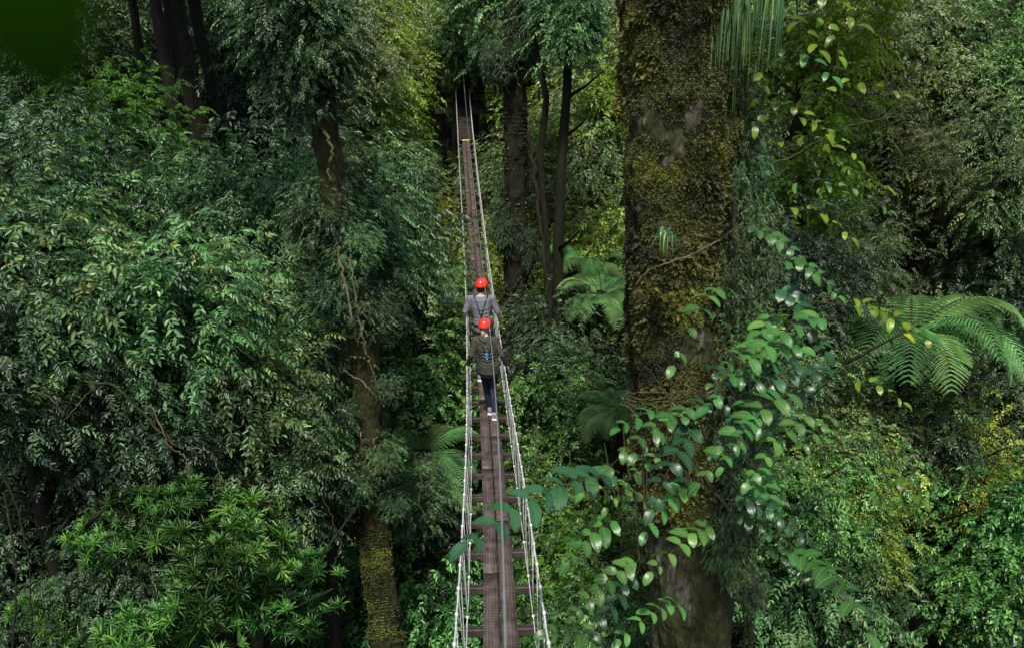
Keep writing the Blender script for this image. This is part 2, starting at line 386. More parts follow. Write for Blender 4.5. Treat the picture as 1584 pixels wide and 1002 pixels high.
def crown(name, sp, seed, R=2.0, flat=1.05, K=16, per=90, tmpl='h', **kw):
    rng = np.random.default_rng(seed); lv = Leaves()
    c, pr = pads(rng, R, flat, K)
    for ci, ri in zip(c, pr):
        m = int(per * (ri / (R * .34)) ** 2)
        d = nrm(rng.normal(size=(m, 3)) + [0, 0, .22])
        q = (rng.uniform(.35, 1.0, m) ** .6 * ri)[:, None]
        O = ci + d * q * [1, 1, .85]
        outw = d * [1, 1, .25] + nrm(ci + [0, 0, .01]) * .35 * [1, 1, .2] + rng.normal(0, .3, (m, 3)) * [1, 1, .5]
        U = d * [.95, .95, .5] + [0, 0, .75] + rng.normal(0, .25, (m, 3))
        tone = np.clip(rng.normal(.42, .16) + rng.normal(0, .34, m), 0, 1)
        if kw.get('ros'):
            keep = rng.random(m) < .9
            add_rosettes(lv, O[keep], (d * .6 + [0, -.25, .75] + rng.normal(0, .25, (m, 3)))[keep], kw['n'], kw['ll'], kw['lw'], rng)
        else:
            add_sprays(lv, O - nrm(outw) * kw['sl'] * .4, outw, U, kw['sl'] * rng.uniform(.7, 1.25, m), kw['n'], kw['ll'], kw['lw'], rng,
                       droop=kw.get('droop', .3), ang=kw.get('ang', 58), jit=kw.get('jit', .2), alt=kw.get('alt', False), tr=kw.get('tr', .004), tone=tone)
    # stray shoots that break the outline
    if not kw.get('ros'):
        m = int(K * per * .22); d = nrm(rng.normal(size=(m, 3)) + [0, 0, .2])
        O = d * (rng.uniform(.7, 1.25, m) * R)[:, None] * [1, 1, flat]
        add_sprays(lv, O, d * [1, 1, .3] + rng.normal(0, .4, (m, 3)), d * .6 + [0, 0, .8] + rng.normal(0, .3, (m, 3)), kw['sl'] * rng.uniform(.8, 1.5, m), kw['n'], kw['ll'], kw['lw'], rng,
                   droop=kw.get('droop', .3) * 1.3, ang=kw.get('ang', 58), jit=kw.get('jit', .2), tr=kw.get('tr', .004))
    # limbs of the crown
    z = np.zeros((K, 3)); lv.twig(z + [0, 0, -R * flat * .6], c, R * .014)
    return lv.mesh(name, M[sp], tmpl)

CR = {}
def variants(key, sp, cnt, **kw): CR[key] = [crown("foliage_" + key, sp, 100 * len(CR) + i, **kw) for i in range(cnt)]
variants('pin', 'pin', 3, K=17, per=115, sl=.42, n=6, ll=.115, lw=.050, droop=.35)
variants('pinb', 'pinl', 2, K=13, per=58, sl=.60, n=6, ll=.165, lw=.068, droop=.3)
variants('pinl', 'pinl', 2, K=17, per=105, sl=.40, n=6, ll=.11, lw=.045, droop=.35)
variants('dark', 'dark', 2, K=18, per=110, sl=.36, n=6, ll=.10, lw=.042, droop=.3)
variants('ros', 'ros', 2, K=15, per=17, tmpl='h', ros=True, n=17, ll=.36, lw=.040)
variants('fine', 'fine', 3, K=20, per=150, sl=.34, n=6, ll=.084, lw=.032, droop=.2, jit=.45, alt=False, tmpl='s')
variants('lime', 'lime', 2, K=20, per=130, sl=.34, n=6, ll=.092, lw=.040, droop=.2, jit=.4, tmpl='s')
variants('broad', 'broad', 3, K=16, per=95, sl=.34, n=5, ll=.125, lw=.062, droop=.3, jit=.32)
variants('grn', 'grn', 1, K=16, per=150, sl=.30, n=7, ll=.11, lw=.026, droop=.2, jit=.15)
variants('yell', 'yel', 1, K=14, per=42, sl=.45, n=5, ll=.13, lw=.065, droop=.35, jit=.3)
print('crowns built')

# ------------------------------------------------------------------ terrain
def ground_z(x, y):
    r = math.hypot(x * 1.0, y - 18)
    z = 30 * max(0, (min(r, 66) - 11) / 49) ** 1.5
    f = min(1, max(0, (y + 6) / 34)); z *= .12 + .88 * f * f * (3 - 2 * f)
    z += .9 * mnoise.noise(Vector((x * .11, y * .11, 0))) + .25 * mnoise.noise(Vector((x * .5, y * .5, 3)))
    return z

def build_ground():
    n = 170; ax = np.concatenate([-np.geomspace(150, 30, 25)[:-1], np.linspace(-30, 30, 121), np.geomspace(30, 150, 25)[1:]])
    k = len(ax); V = np.zeros((k * k, 3)); i = 0
    for yy in ax:
        for xx in ax:
            V[i] = (xx, yy + 20, ground_z(xx, yy + 20)); i += 1
    idx = np.arange(k * k).reshape(k, k)
    f = np.stack([idx[:-1, :-1], idx[:-1, 1:], idx[1:, 1:], idx[1:, :-1]], -1).reshape(-1, 4)
    m, nt, out = newmat('forest_floor'); L = nt.links.new
    g = N(nt, 'ShaderNodeNewGeometry')
    a = N(nt, 'ShaderNodeTexNoise', i_Scale=2.2, i_Detail=8., i_Roughness=.7); L(g.outputs['Position'], a.inputs[0])
    b = N(nt, 'ShaderNodeTexNoise', i_Scale=.5, i_Detail=4.); L(g.outputs['Position'], b.inputs[0])
    c1 = ramp(nt, [(.3, (.010, .007, .004)), (.55, (.022, .015, .009)), (.75, (.048, .032, .02))], a.outputs['Fac'])
    c2 = ramp(nt, [(.3, (.006, .012, .004)), (.7, (.022, .045, .012))], a.outputs['Fac'])
    w = ramp(nt, [(.45, (0, 0, 0)), (.6, (1, 1, 1))], b.outputs['Fac'])
    mx = N(nt, 'ShaderNodeMixRGB'); L(w.outputs[0], mx.inputs[0]); L(c1.outputs[0], mx.inputs[1]); L(c2.outputs[0], mx.inputs[2])
    p = N(nt, 'ShaderNodeBsdfPrincipled', i_Roughness=.95); L(mx.outputs[0], p.inputs['Base Color'])
    bp = N(nt, 'ShaderNodeBump', i_Strength=.9, i_Distance=.15); L(a.outputs['Fac'], bp.inputs['Height']); L(bp.outputs[0], p.inputs['Normal'])
    L(p.outputs[0], out.inputs[0])
    me = mesh_np('ground', V, [(f, 0)], [m], smooth=True)
    tag(link('ground', me), 'dark leaf-littered valley floor and slopes under the forest', 'ground', kind='structure')
build_ground()

# ---- far forest and undergrowth masses (nobody could count them)
def stuff_mass(name, mat, centres, radii, per, sl, n, ll, lw, seed, label, cat, jit=.35, tmpl='s', flat=.6):
    rng = np.random.default_rng(seed); lv = Leaves()
    for ci, ri in zip(centres, radii):
        m = int(per * ri * ri)
        d = nrm(rng.normal(size=(m, 3)) + [0, -.4, .5])
        O = np.array(ci) + d * (rng.uniform(.5, 1.0, m) * ri)[:, None] * [1, 1, flat]
        outw = d * [1, 1, .3] + rng.normal(0, .4, (m, 3))
        U = d * .7 + [0, -.3, .8] + rng.normal(0, .25, (m, 3))
        tone = np.clip(rng.normal(.45, .22) + rng.normal(0, .2, m), 0, 1)
        add_sprays(lv, O, outw, U, sl * rng.uniform(.7, 1.3, m), n, ll, lw, rng, jit=jit, tone=tone, twig=False, droop=.25)
    o = link(name, lv.mesh(name, M[mat], tmpl)); tag(o, label, cat, kind='stuff'); return o

rng = np.random.default_rng(5)
cs = []; rs = []
for i in range(330):
    y = rng.uniform(48, 72); x = rng.uniform(-.72, .72) * y
    if abs(x) < 10 and False: continue
    z = ground_z(x, y) + rng.uniform(.5, 9)
    cs.append((x, y, z)); rs.append(rng.uniform(1.2, 2.6))
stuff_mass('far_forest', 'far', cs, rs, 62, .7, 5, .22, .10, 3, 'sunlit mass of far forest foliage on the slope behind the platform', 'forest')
cs = []; rs = []
for i in range(420):
    y = rng.uniform(13, 48); x = rng.uniform(-.78, .78) * max(y, 14)
    cs.append((x, y, ground_z(x, y) + rng.uniform(.1, 1.3))); rs.append(rng.uniform(.5, 1.2))
stuff_mass('undergrowth', 'pin', cs, rs, 190, .35, 5, .11, .05, 4, 'dark low leafy undergrowth covering the valley floor', 'undergrowth', tmpl='h')
print('stuff built')

# ------------------------------------------------------------------ trees and shrubs (things)
def trunk_mesh(h, r0, r1, seed, n=9, bend=.12, limbs=4, top=None):
    rr = random.Random(seed); mb = MB(); pts = []; rad = []
    K = max(5, int(h / 1.1)); bx, by = rr.uniform(-bend, bend), rr.uniform(-bend, bend)
    for i in range(K + 1):
        t = i / K
        pts.append(Vector((math.sin(t * PI) * bx * h * .3 + rr.uniform(-.02, .02), math.sin(t * PI * 1.3) * by * h * .3, t * h)))
        rad.append((r0 + (r1 - r0) * t) * (1 + .35 * math.exp(-t * h / .5)) * rr.uniform(.94, 1.06))
    pts[-1].x = 0; pts[-1].y = 0
    if top is not None:
        for i, p in enumerate(pts): p.x += top[0] * i / K; p.y += top[1] * i / K
    mb.tube(pts, rad, n)
    for k in range(limbs):
        j = rr.randint(int(K * .6), K); a = rr.uniform(0, 2 * PI); L = rr.uniform(.7, 1.5)
        q = pts[j]; d = Vector((math.cos(a), math.sin(a), .5))
        mb.tube([q, q + d * L * .5 + Vector((0, 0, .05)), q + d * L + Vector((0, 0, .25))], [rad[j] * .5, rad[j] * .35, rad[j] * .15], 5)
    return mb

NPL = [0]
def plant(px, py, d, r, kind, label, name='tree', cat='tree', group=None, bark='barkd', tr=None, squash=1.0):
    rp = r * 1372 / d * 1.3; tx = 478 + 118 * max(0, min(1, py / 1000))
    if d < 14.5 + py * .002 and px < 640 and name in ('tree', 'shrub') and kind != 'ros':
        if px <= tx: px = min(px, tx - rp)
        else: px = max(px, tx + rp)
    c = at(px, py, d); gz = ground_z(c.x, c.y)
    vs = CR[kind]; NPL[0] += 1; i = NPL[0]
    h = max(c.z - gz, .4)
    root = empty(name, (c.x, c.y, gz - .05), label, cat, group)
    s = r / 2.0 * (1.2 if d > 17 else 1.1)
    trr = tr or (.05 + .012 * h)
    trunk_mesh(h - r * .2 + .05, trr, trr * .45, i).build('trunk' if name in ('tree', 'canopy_tree') else 'stem', M[bark], root)
    o = link('crown' if name in ('tree', 'canopy_tree') else 'foliage', vs[i % len(vs)], root, (0, 0, h + .05))
    o.rotation_euler = (0, 0, (i * 2.4) % 6.28); o.scale = (s, s, s * squash)
    return root

G1 = 'glossy pinnate-leaved trees on the left'
# photo px, photo py, depth, crown radius, foliage kind, label
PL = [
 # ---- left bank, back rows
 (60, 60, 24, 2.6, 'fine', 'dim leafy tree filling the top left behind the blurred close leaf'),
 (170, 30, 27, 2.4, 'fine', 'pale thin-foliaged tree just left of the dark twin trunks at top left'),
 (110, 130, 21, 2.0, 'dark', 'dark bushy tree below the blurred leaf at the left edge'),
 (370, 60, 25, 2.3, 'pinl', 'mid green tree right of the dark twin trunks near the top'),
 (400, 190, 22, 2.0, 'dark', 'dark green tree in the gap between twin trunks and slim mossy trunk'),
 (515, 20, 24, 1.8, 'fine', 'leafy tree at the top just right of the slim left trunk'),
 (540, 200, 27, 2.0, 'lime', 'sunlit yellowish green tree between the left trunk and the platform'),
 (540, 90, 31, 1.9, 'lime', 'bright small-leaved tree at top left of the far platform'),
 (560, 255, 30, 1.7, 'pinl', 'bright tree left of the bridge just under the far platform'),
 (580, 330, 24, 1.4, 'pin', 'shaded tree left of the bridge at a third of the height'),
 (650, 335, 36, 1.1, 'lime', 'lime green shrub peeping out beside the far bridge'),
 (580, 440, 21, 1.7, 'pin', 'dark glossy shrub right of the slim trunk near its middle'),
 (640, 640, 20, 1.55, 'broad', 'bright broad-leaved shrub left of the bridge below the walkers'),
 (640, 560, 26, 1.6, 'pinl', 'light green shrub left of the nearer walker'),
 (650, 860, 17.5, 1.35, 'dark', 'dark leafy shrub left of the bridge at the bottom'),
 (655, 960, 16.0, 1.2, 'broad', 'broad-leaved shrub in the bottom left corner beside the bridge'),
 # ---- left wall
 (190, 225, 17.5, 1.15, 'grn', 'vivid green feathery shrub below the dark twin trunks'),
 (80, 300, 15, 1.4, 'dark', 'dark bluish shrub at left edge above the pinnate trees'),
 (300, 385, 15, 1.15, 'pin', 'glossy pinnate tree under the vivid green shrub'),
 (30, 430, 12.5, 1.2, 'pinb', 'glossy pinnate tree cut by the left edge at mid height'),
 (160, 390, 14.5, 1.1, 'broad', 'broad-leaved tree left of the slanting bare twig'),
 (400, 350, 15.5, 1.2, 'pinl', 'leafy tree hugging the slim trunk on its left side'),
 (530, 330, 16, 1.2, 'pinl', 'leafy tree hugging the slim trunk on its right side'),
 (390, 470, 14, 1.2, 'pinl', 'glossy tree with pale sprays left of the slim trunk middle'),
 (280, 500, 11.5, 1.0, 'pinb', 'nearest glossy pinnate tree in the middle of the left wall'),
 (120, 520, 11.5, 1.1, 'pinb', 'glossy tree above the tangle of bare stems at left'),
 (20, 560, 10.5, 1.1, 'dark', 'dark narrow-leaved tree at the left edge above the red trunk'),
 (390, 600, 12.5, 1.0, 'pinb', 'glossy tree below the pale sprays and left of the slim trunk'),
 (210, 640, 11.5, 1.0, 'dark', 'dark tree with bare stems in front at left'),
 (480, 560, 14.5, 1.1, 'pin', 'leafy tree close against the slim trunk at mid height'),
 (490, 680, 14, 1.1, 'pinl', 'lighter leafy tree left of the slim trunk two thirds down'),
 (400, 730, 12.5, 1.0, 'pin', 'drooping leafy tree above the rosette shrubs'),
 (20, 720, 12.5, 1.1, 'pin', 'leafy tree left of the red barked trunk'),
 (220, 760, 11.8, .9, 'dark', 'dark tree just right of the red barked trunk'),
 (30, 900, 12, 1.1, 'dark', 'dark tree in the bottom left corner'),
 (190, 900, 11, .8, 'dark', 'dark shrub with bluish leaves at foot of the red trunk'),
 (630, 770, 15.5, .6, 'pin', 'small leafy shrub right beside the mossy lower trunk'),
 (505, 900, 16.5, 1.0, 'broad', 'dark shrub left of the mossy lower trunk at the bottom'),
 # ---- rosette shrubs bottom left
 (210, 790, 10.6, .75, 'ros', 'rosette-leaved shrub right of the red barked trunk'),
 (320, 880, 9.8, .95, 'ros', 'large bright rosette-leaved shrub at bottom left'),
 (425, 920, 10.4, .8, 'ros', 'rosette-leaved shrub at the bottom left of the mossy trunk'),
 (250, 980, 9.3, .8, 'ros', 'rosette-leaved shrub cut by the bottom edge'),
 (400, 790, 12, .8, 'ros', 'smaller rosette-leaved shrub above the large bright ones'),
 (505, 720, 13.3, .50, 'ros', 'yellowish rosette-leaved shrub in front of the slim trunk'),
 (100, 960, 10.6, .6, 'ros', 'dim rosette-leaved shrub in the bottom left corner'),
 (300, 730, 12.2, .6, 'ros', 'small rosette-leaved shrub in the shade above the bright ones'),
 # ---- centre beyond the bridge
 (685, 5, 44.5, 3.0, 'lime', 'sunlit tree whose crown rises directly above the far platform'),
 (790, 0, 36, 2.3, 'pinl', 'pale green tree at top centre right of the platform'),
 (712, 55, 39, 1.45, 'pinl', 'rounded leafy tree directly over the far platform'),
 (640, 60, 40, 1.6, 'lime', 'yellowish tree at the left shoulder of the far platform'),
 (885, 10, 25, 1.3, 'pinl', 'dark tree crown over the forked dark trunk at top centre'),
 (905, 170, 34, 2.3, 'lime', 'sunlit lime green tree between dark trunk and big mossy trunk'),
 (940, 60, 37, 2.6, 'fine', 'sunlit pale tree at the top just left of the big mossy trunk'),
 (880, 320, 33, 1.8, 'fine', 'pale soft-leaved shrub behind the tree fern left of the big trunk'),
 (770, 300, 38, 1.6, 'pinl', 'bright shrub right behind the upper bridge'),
 (860, 540, 24, 1.2, 'dark', 'very dark shrub in the hollow right of the walkers'),
 (850, 660, 19.5, 1.15, 'broad', 'bright glossy shrub right of the nearer walker'),
 (930, 640, 20, 1.1, 'pinl', 'light green shrub at the left foot of the big trunk vines'),
 (860, 800, 17, 1.05, 'broad', 'glossy green shrub right of the bridge behind the spanning spray'),
 (900, 900, 16, 1.1, 'grn', 'vivid green shrub right of the bridge near the bottom'),
 (850, 960, 15.5, .85, 'broad', 'glossy shrub at the bottom just right of the bridge'),
 (960, 980, 14.5, .9, 'pinl', 'light leafy shrub at the bottom left of the big trunk'),
 # ---- right wall, upper
 (1250, 60, 15, 1.5, 'yell', 'yellow-green broad-leaved tree right of the hanging epiphyte'),
 (1390, 80, 17, 1.35, 'fine', 'pale fine-leaved tree near the top right'),
 (1300, 190, 22, 2.0, 'fine', 'soft grey-green tree behind the yellow-green leaves'),
 (1450, 30, 26, 2.0, 'dark', 'dark tree behind the mossy curving branch at top right'),
 (1550, 110, 24, 2.0, 'dark', 'dark blue-green tree at the top right edge'),
 (1440, 215, 16, 1.1, 'fine', 'pale green tree below the curving branch at right'),
 (1570, 250, 15, 1.0, 'pinl', 'bright tree at the right edge a quarter down'),
 (1240, 260, 13.5, 1.0, 'yell', 'yellow-green leafed sapling beside the dark vine stems'),
 (1370, 320, 19, 1.2, 'lime', 'dark tree in the shaded pocket of the right wall'),
 (1480, 350, 17, 1.5, 'fine', 'yellowish fine-leaved tree above the tree ferns'),
 (1320, 390, 16, 1.0, 'fine', 'pale glittering shrub left above the tree ferns'),
 (1560, 430, 16, 1.2, 'dark', 'dark fine shrub at the right edge above the ferns'),
 (1430, 440, 18, 1.2, 'pin', 'dark leafy shrub right behind the tree ferns'),
 (1240, 420, 12.5, .9, 'dark', 'dark broad shrub right of the trunk at mid height'),
 # ---- right wall, lower
 (1240, 570, 12, .6, 'pinl', 'glittering small-leaved shrub behind the vine sprays'),
 (1310, 700, 12.5, .7, 'fine', 'yellowish fine shrub below the left fern'),
 (1470, 700, 14, 1.0, 'lime', 'yellow-green fine shrub below the tree ferns'),
 (1570, 620, 14, 1.0, 'dark', 'dark shrub at the right edge below the ferns'),
 (1330, 750, 12, .7, 'broad', 'leafy shrub with pale sprays at lower right'),
 (1560, 780, 14.5, 1.1, 'dark', 'dark shrub at the right edge above the bright corner shrub'),
 (1240, 780, 11.5, .8, 'broad', 'glossy shrub right of the lower big trunk'),
 (1250, 920, 12, .9, 'pinb', 'large-leaved shrub at the bottom right of the big trunk'),
 (1320, 900, 13, .7, 'dark', 'dark shrub left of the deep gap at bottom right'),
 (1520, 915, 12.5, .95, 'broad', 'bright broad-leaved shrub in the bottom right corner'),
 (1430, 880, 17, 1.0, 'dark', 'very dark shrub in the deep gap at bottom right'),
]
for (px, py, d, r, kind, lab) in PL:
    isl = 'tree' in lab.split(' ')[:9] and 'shrub' not in lab.split(' ')[:9]
    plant(px, py, d, r, kind, lab, name='tree' if isl else 'shrub', cat='tree' if isl else 'shrub')

frr = random.Random(77)
def fillers(n, x0, x1, y0, y1, d0, d1, kinds, label, group, rlo=.55, rhi=1.05, ok=None):
    k = 0
    while k < n:
        px, py = frr.uniform(x0, x1), frr.uniform(y0, y1); t = (py - y0) / (y1 - y0)
        d = (d1 + (d0 - d1) * t) * frr.uniform(.88, 1.12); r = frr.uniform(rlo, rhi) * d / 14
        if ok and not ok(px, py, r * 1372 / d): continue
        plant(px, py, d, r, frr.choice(kinds), label, name='tree', cat='tree', group=group); k += 1
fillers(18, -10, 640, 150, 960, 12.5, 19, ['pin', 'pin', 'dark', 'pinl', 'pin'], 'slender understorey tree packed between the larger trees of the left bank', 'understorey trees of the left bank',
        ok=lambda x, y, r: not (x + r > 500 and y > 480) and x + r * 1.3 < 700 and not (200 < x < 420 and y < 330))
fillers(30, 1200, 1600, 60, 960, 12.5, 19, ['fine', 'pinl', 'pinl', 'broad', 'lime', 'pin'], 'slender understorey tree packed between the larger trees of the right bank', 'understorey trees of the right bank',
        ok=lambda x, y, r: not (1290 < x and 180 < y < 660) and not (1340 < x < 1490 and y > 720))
fillers(12, 380, 690, -10, 330, 24, 36, ['lime', 'pinl', 'fine'], 'pale understorey tree in the lit forest left of the far platform', 'pale understorey trees left of the platform', .8, 1.1,
        ok=lambda x, y, r: x + r * 1.4 < 690)
fillers(12, 760, 950, 100, 600, 34, 36, ['lime', 'pinl', 'fine'], 'pale understorey tree in the lit forest between bridge and big trunk', 'pale understorey trees right of the platform', .7, 1.0,
        ok=lambda x, y, r: not (y > 420 and x > 800))

# ------------------------------------------------------------------ individual trunks
def detailed_trunk(name, axis, rad, mat, parent, n=160, m=420, amp=.06, fl=5, seed=1.0, org=(0, 0, 0)):
    """axis: list of points bottom->top, rad: list of radii; displaced surface"""
    axis = [Vector(a) for a in axis]; T = np.linspace(0, len(axis) - 1, m)
    V = np.zeros((m, n, 3))
    for i, t in enumerate(T):
        k = min(int(t), len(axis) - 2); f = t - k; f2 = f * f * (3 - 2 * f)
        c = axis[k].lerp(axis[k + 1], f2); r = rad[k] + (rad[k + 1] - rad[k]) * f2
        for j in range(n):
            a = 2 * PI * j / n; ca, sa = math.cos(a), math.sin(a)
            p = Vector((ca * r * 1.3, sa * r * 1.3, c.z * .22))
            q = mnoise.noise(Vector((ca * 1.1 + seed, sa * 1.1, c.z * .35))) * .20
            tw = a * fl + c.z * .55 + 2.0 * mnoise.noise(Vector((seed, c.z * .4, 0)))
            q += .05 * math.sin(tw) + .03 * math.sin(tw * 2.3 + 1)
            w = Vector((ca * r * 4.0 + seed, sa * r * 4.0, c.z * 2.2))
            q2 = mnoise.fractal(w, .7, 2.1, 5) * amp + abs(mnoise.noise(w * 2.7 + Vector((9, 0, 0)))) * amp * .7
            R = r * (1 + q) + q2
            if n > 200:
                cv = abs(((a - 4.55) - .32 * (c.z - 16.2 + 1.2)) + .25 * mnoise.noise(Vector((0, seed, c.z * 1.5)))) / .13
                if 14.6 < c.z < 16.9: R -= .075 * math.exp(-cv * cv) * min(1, (c.z - 14.6) * 2, (16.9 - c.z) * 2)
            V[i, j] = (c.x + ca * R - org[0], c.y + sa * R - org[1], c.z - org[2])
    idx = np.arange(m * n).reshape(m, n); nx = np.roll(idx, -1, axis=1)
    f = np.stack([idx[:-1], nx[:-1], nx[1:], idx[1:]], -1).reshape(-1, 4)
    return link(name, mesh_np(name, V.reshape(-1, 3), [(f, 0)], [mat], smooth=True), parent), V

def moss_on(name, V, parent, count, seed, size=.03, thr=-.02, mat='moss', facing=True):
    rng = np.random.default_rng(seed); m, n, _ = V.shape
    ctr = V.mean(axis=1, keepdims=True)
    I = rng.integers(0, m, count * 4); J = rng.integers(0, n, count * 4)
    P = V[I, J]; nr = nrm((V - ctr)[I, J] * [1, 1, 0])
    keep = np.array([mnoise.noise(Vector(p) * 1.35) + .6 * mnoise.noise(Vector(p) * 4.5) > thr for p in P])
    if facing: keep &= nr[:, 1] < .35
    P, nr = P[keep][:count], nr[keep][:count]; k = len(P)
    D = nr * .75 + rng.normal(0, .5, (k, 3)) + [0, 0, -.35]
    lv = Leaves(); tone = np.array([mnoise.noise(Vector(p) * 2.5 + Vector((5, 5, 5))) for p in P]) * .7 + .38
    lv.add(P + nr * .004, D, nr + rng.normal(0, .4, (k, 3)), size * rng.uniform(.6, 1.5, k), size * .75, np.clip(tone + rng.normal(0, .17, k), 0, 1))
    return link(name, lv.mesh(name, M[mat], 's'), parent)

# the big mossy tree
def XY(px, py, h):      # x,z on the vertical plane y = h
    t = (py - 501) / F; d = h / (CP - t * SP); return Vector(((px - 792) / F * d, h, CAMZ - d * (SP + t * CP)))
b0 = XY(1047, 0, 8); b1 = XY(1040, 250, 8); b2 = XY(1038, 450, 8); b3 = XY(1046, 620, 8); b4 = XY(1062, 800, 8); b5 = XY(1072, 1000, 8)
gz = ground_z(b5.x + .5, 8)
axis = [Vector((b5.x + .45, 8.1, gz - .3)), Vector((b5.x + .3, 8.05, gz + 4)), b5, b4, b3, b2, b1, b0, b0 + Vector((-.15, .1, 2.5)), b0 + Vector((-.5, .2, 7))]
rad = [.80, .52, .43, .42, .42, .42, .43, .45, .46, .44]
big = empty('mossy_tree', (axis[0].x, axis[0].y, gz), 'huge mossy tree trunk covered in yellow-brown moss right of the bridge', 'tree')
org = (axis[0].x, axis[0].y, gz)
_, VB = detailed_trunk('trunk', axis, rad, M['bark'], big, n=220, m=900, amp=.05, org=org, seed=3.3)
# move samples to visible range for moss
moss_on('moss', VB[300:800], big, 190000, 21, .021, thr=-.55)
moss_on('moss_tuft', VB[300:800], big, 20000, 22, .050, thr=.25)
# crown high above the frame, so that the trunk ends in a tree
cw = link('crown', CR['pin'][0], big, (.8, .8, 8 + (b0.z - gz) + 1.0)); cw.scale = (1.5, 1.5, 1.0)

# slim trunk on the left with moss at its foot
a = [XY(600, 1000, 12), XY(583, 860, 12), XY(575, 700, 12), XY(565, 560, 12), XY(540, 430, 12), XY(510, 250, 12), XY(490, 120, 12), XY(476, 0, 12)]
gz2 = ground_z(a[0].x, 12)
slim = empty('slim_tree', (a[0].x, 12, gz2), 'slim leaning tree left of the bridge, mossy yellow at its foot and dark above', 'tree')
ax2 = [Vector((a[0].x + .1, 12, gz2 - .2))] + a + [a[-1] + Vector((-.1, 0, 3))]
_, VS = detailed_trunk('trunk', ax2, [.32, .23, .21, .20, .19, .175, .17, .165, .165, .14], M['barkm'], slim, n=70, m=420, amp=.04, org=(a[0].x, 12, gz2), seed=8.1)
moss_on('moss', VS[20:112], slim, 9000, 31, .03, thr=-.05)
cw = link('crown', CR['pin'][1], slim, (-1.8, 0, a[-1].z - gz2 + 3.2)); cw.scale = (.7, .7, .45)

for k, (px, py, r_, kd) in enumerate([(455, 20, .55, 'pin'), (500, 70, .35, 'pin'), (468, 130, .38, 'dark'), (488, 335, .32, 'pin'), (545, 375, .28, 'pinl'), (520, 440, .30, 'pin'), (565, 480, .25, 'pin'), (590, 705, .22, 'pinl'), (550, 745, .24, 'pin'), (605, 780, .16, 'pin'), (600, 600, .16, 'pin'), (540, 640, .13, 'dark')]):
    p_ = XY(px, py, 11.75); f_ = link('climbing_foliage', CR[kd][k % 2], slim, tuple(p_ - Vector((a[0].x, 12, gz2)))); f_.scale = (r_ / 2,) * 3; f_.rotation_euler.z = k
    f_.scale = (r_ / 1.5,) * 3

# red-brown trunk low on the left
a = [XY(105, 1000, 11.5), XY(95, 850, 11.5), XY(88, 760, 11.5), XY(75, 680, 11.5)]
gz3 = ground_z(a[0].x, 11.5)
red = empty('red_barked_tree', (a[0].x, 11.5, gz3), 'stout tree with flaking red-brown bark low at the left edge', 'tree')
detailed_trunk('trunk', [Vector((a[0].x, 11.5, gz3 - .2))] + a + [a[-1] + Vector((-.3, .2, 3))], [.42, .33, .31, .28, .26, .2], M['barkr'], red, n=80, m=220, amp=.06, org=(a[0].x, 11.5, gz3), seed=2.2)
cw = link('crown', CR['pin'][2], red, (-.4, .4, a[-1].z - gz3 + 2.6)); cw.scale = (.8, .8, .6)

def plain_tree(pxs, h, r, mat, label, name='tree', crown_kind=None, cs=1.2, n=12, dz=3.0, cat='tree', moss=0, leafy=False):
    pts = [XY(px, py, h) for px, py in pxs]          # bottom -> top
    gz_ = ground_z(pts[0].x, h); o = (pts[0].x, h, gz_)
    rt = empty(name, o, label, cat)
    ax_ = [Vector((pts[0].x, h, gz_ - .2))] + pts + [pts[-1] + Vector((0, 0, dz))]
    rr = [r * 1.15] + [r * (1 - .25 * i / len(pts)) for i in range(len(pts) + 1)]
    _, V = detailed_trunk('trunk', ax_, rr, mat, rt, n=48, m=200, amp=r * .16, org=o, seed=h + r)
    if moss: moss_on('moss', V, rt, moss, int(h * 10), .05, thr=0)
    if leafy:
        lr = random.Random(int(h * 3 + r * 100))
        for k in range(9):
            t = .15 + .85 * lr.random(); q_ = pts[0].lerp(pts[-1], t); sd = lr.choice((-1, 1))
            f_ = link('climbing_foliage', CR['dark'][k % 2], rt, tuple(q_ - Vector(o) + Vector((sd * r * lr.uniform(.6, 1.5), -r * .5, 0)))); sc0 = lr.uniform(.16, .32)
            f_.scale = (sc0, sc0, sc0 * 1.6); f_.rotation_euler.z = k
    if crown_kind:
        c = link('crown', CR[crown_kind][0], rt, tuple(ax_[-1] - Vector(o) - Vector((0, 0, .4)))); c.scale = (cs, cs, cs * .7)
    return rt
plain_tree([(797, 640), (797, 400), (798, 240), (797, 60)], 28, .40, M['barkd'], 'dark mossy trunk standing right of the far bridge', crown_kind='pin', cs=.7, dz=4.5, moss=9000, leafy=True)
plain_tree([(862, 600), (850, 420), (835, 250), (845, 150), (825, 60)], 27, .10, M['barkd'], 'thin dark crooked trunk beside the dark mossy one', crown_kind='dark', cs=.5, dz=4.5)
plain_tree([(345, 420), (318, 260), (292, 120), (268, 0)], 20, .24, M['barkd'], 'thickest of the dark leaning trunks at top left', crown_kind='dark')
plain_tree([(300, 420), (282, 240), (262, 130), (240, 0)], 19.5, .13, M['barkd'], 'thin dark trunk against the left side of the thickest leaning one', crown_kind='pin', cs=.8)
plain_tree([(262, 330), (243, 170), (216, 80), (205, 0)], 20.5, .10, M['barkd'], 'leftmost of the dark leaning trunks at top left', crown_kind='pin', cs=.6)
plain_tree([(380, 420), (345, 200), (310, 60), (300, 0)], 21, .14, M['barkd'], 'dark trunk leaning just right of the thickest one at top left', crown_kind='pin', cs=.8)
plain_tree([(190, 260), (178, 120), (168, 40)], 27, .26, M['barkr'], 'pale brown trunk glimpsed left of the dark leaning trunks', crown_kind='fine')
plain_tree([(1475, 620), (1475, 420), (1470, 120)], 24, .2, M['barkd'], 'dim trunk in the shade of the right wall', crown_kind='dark')
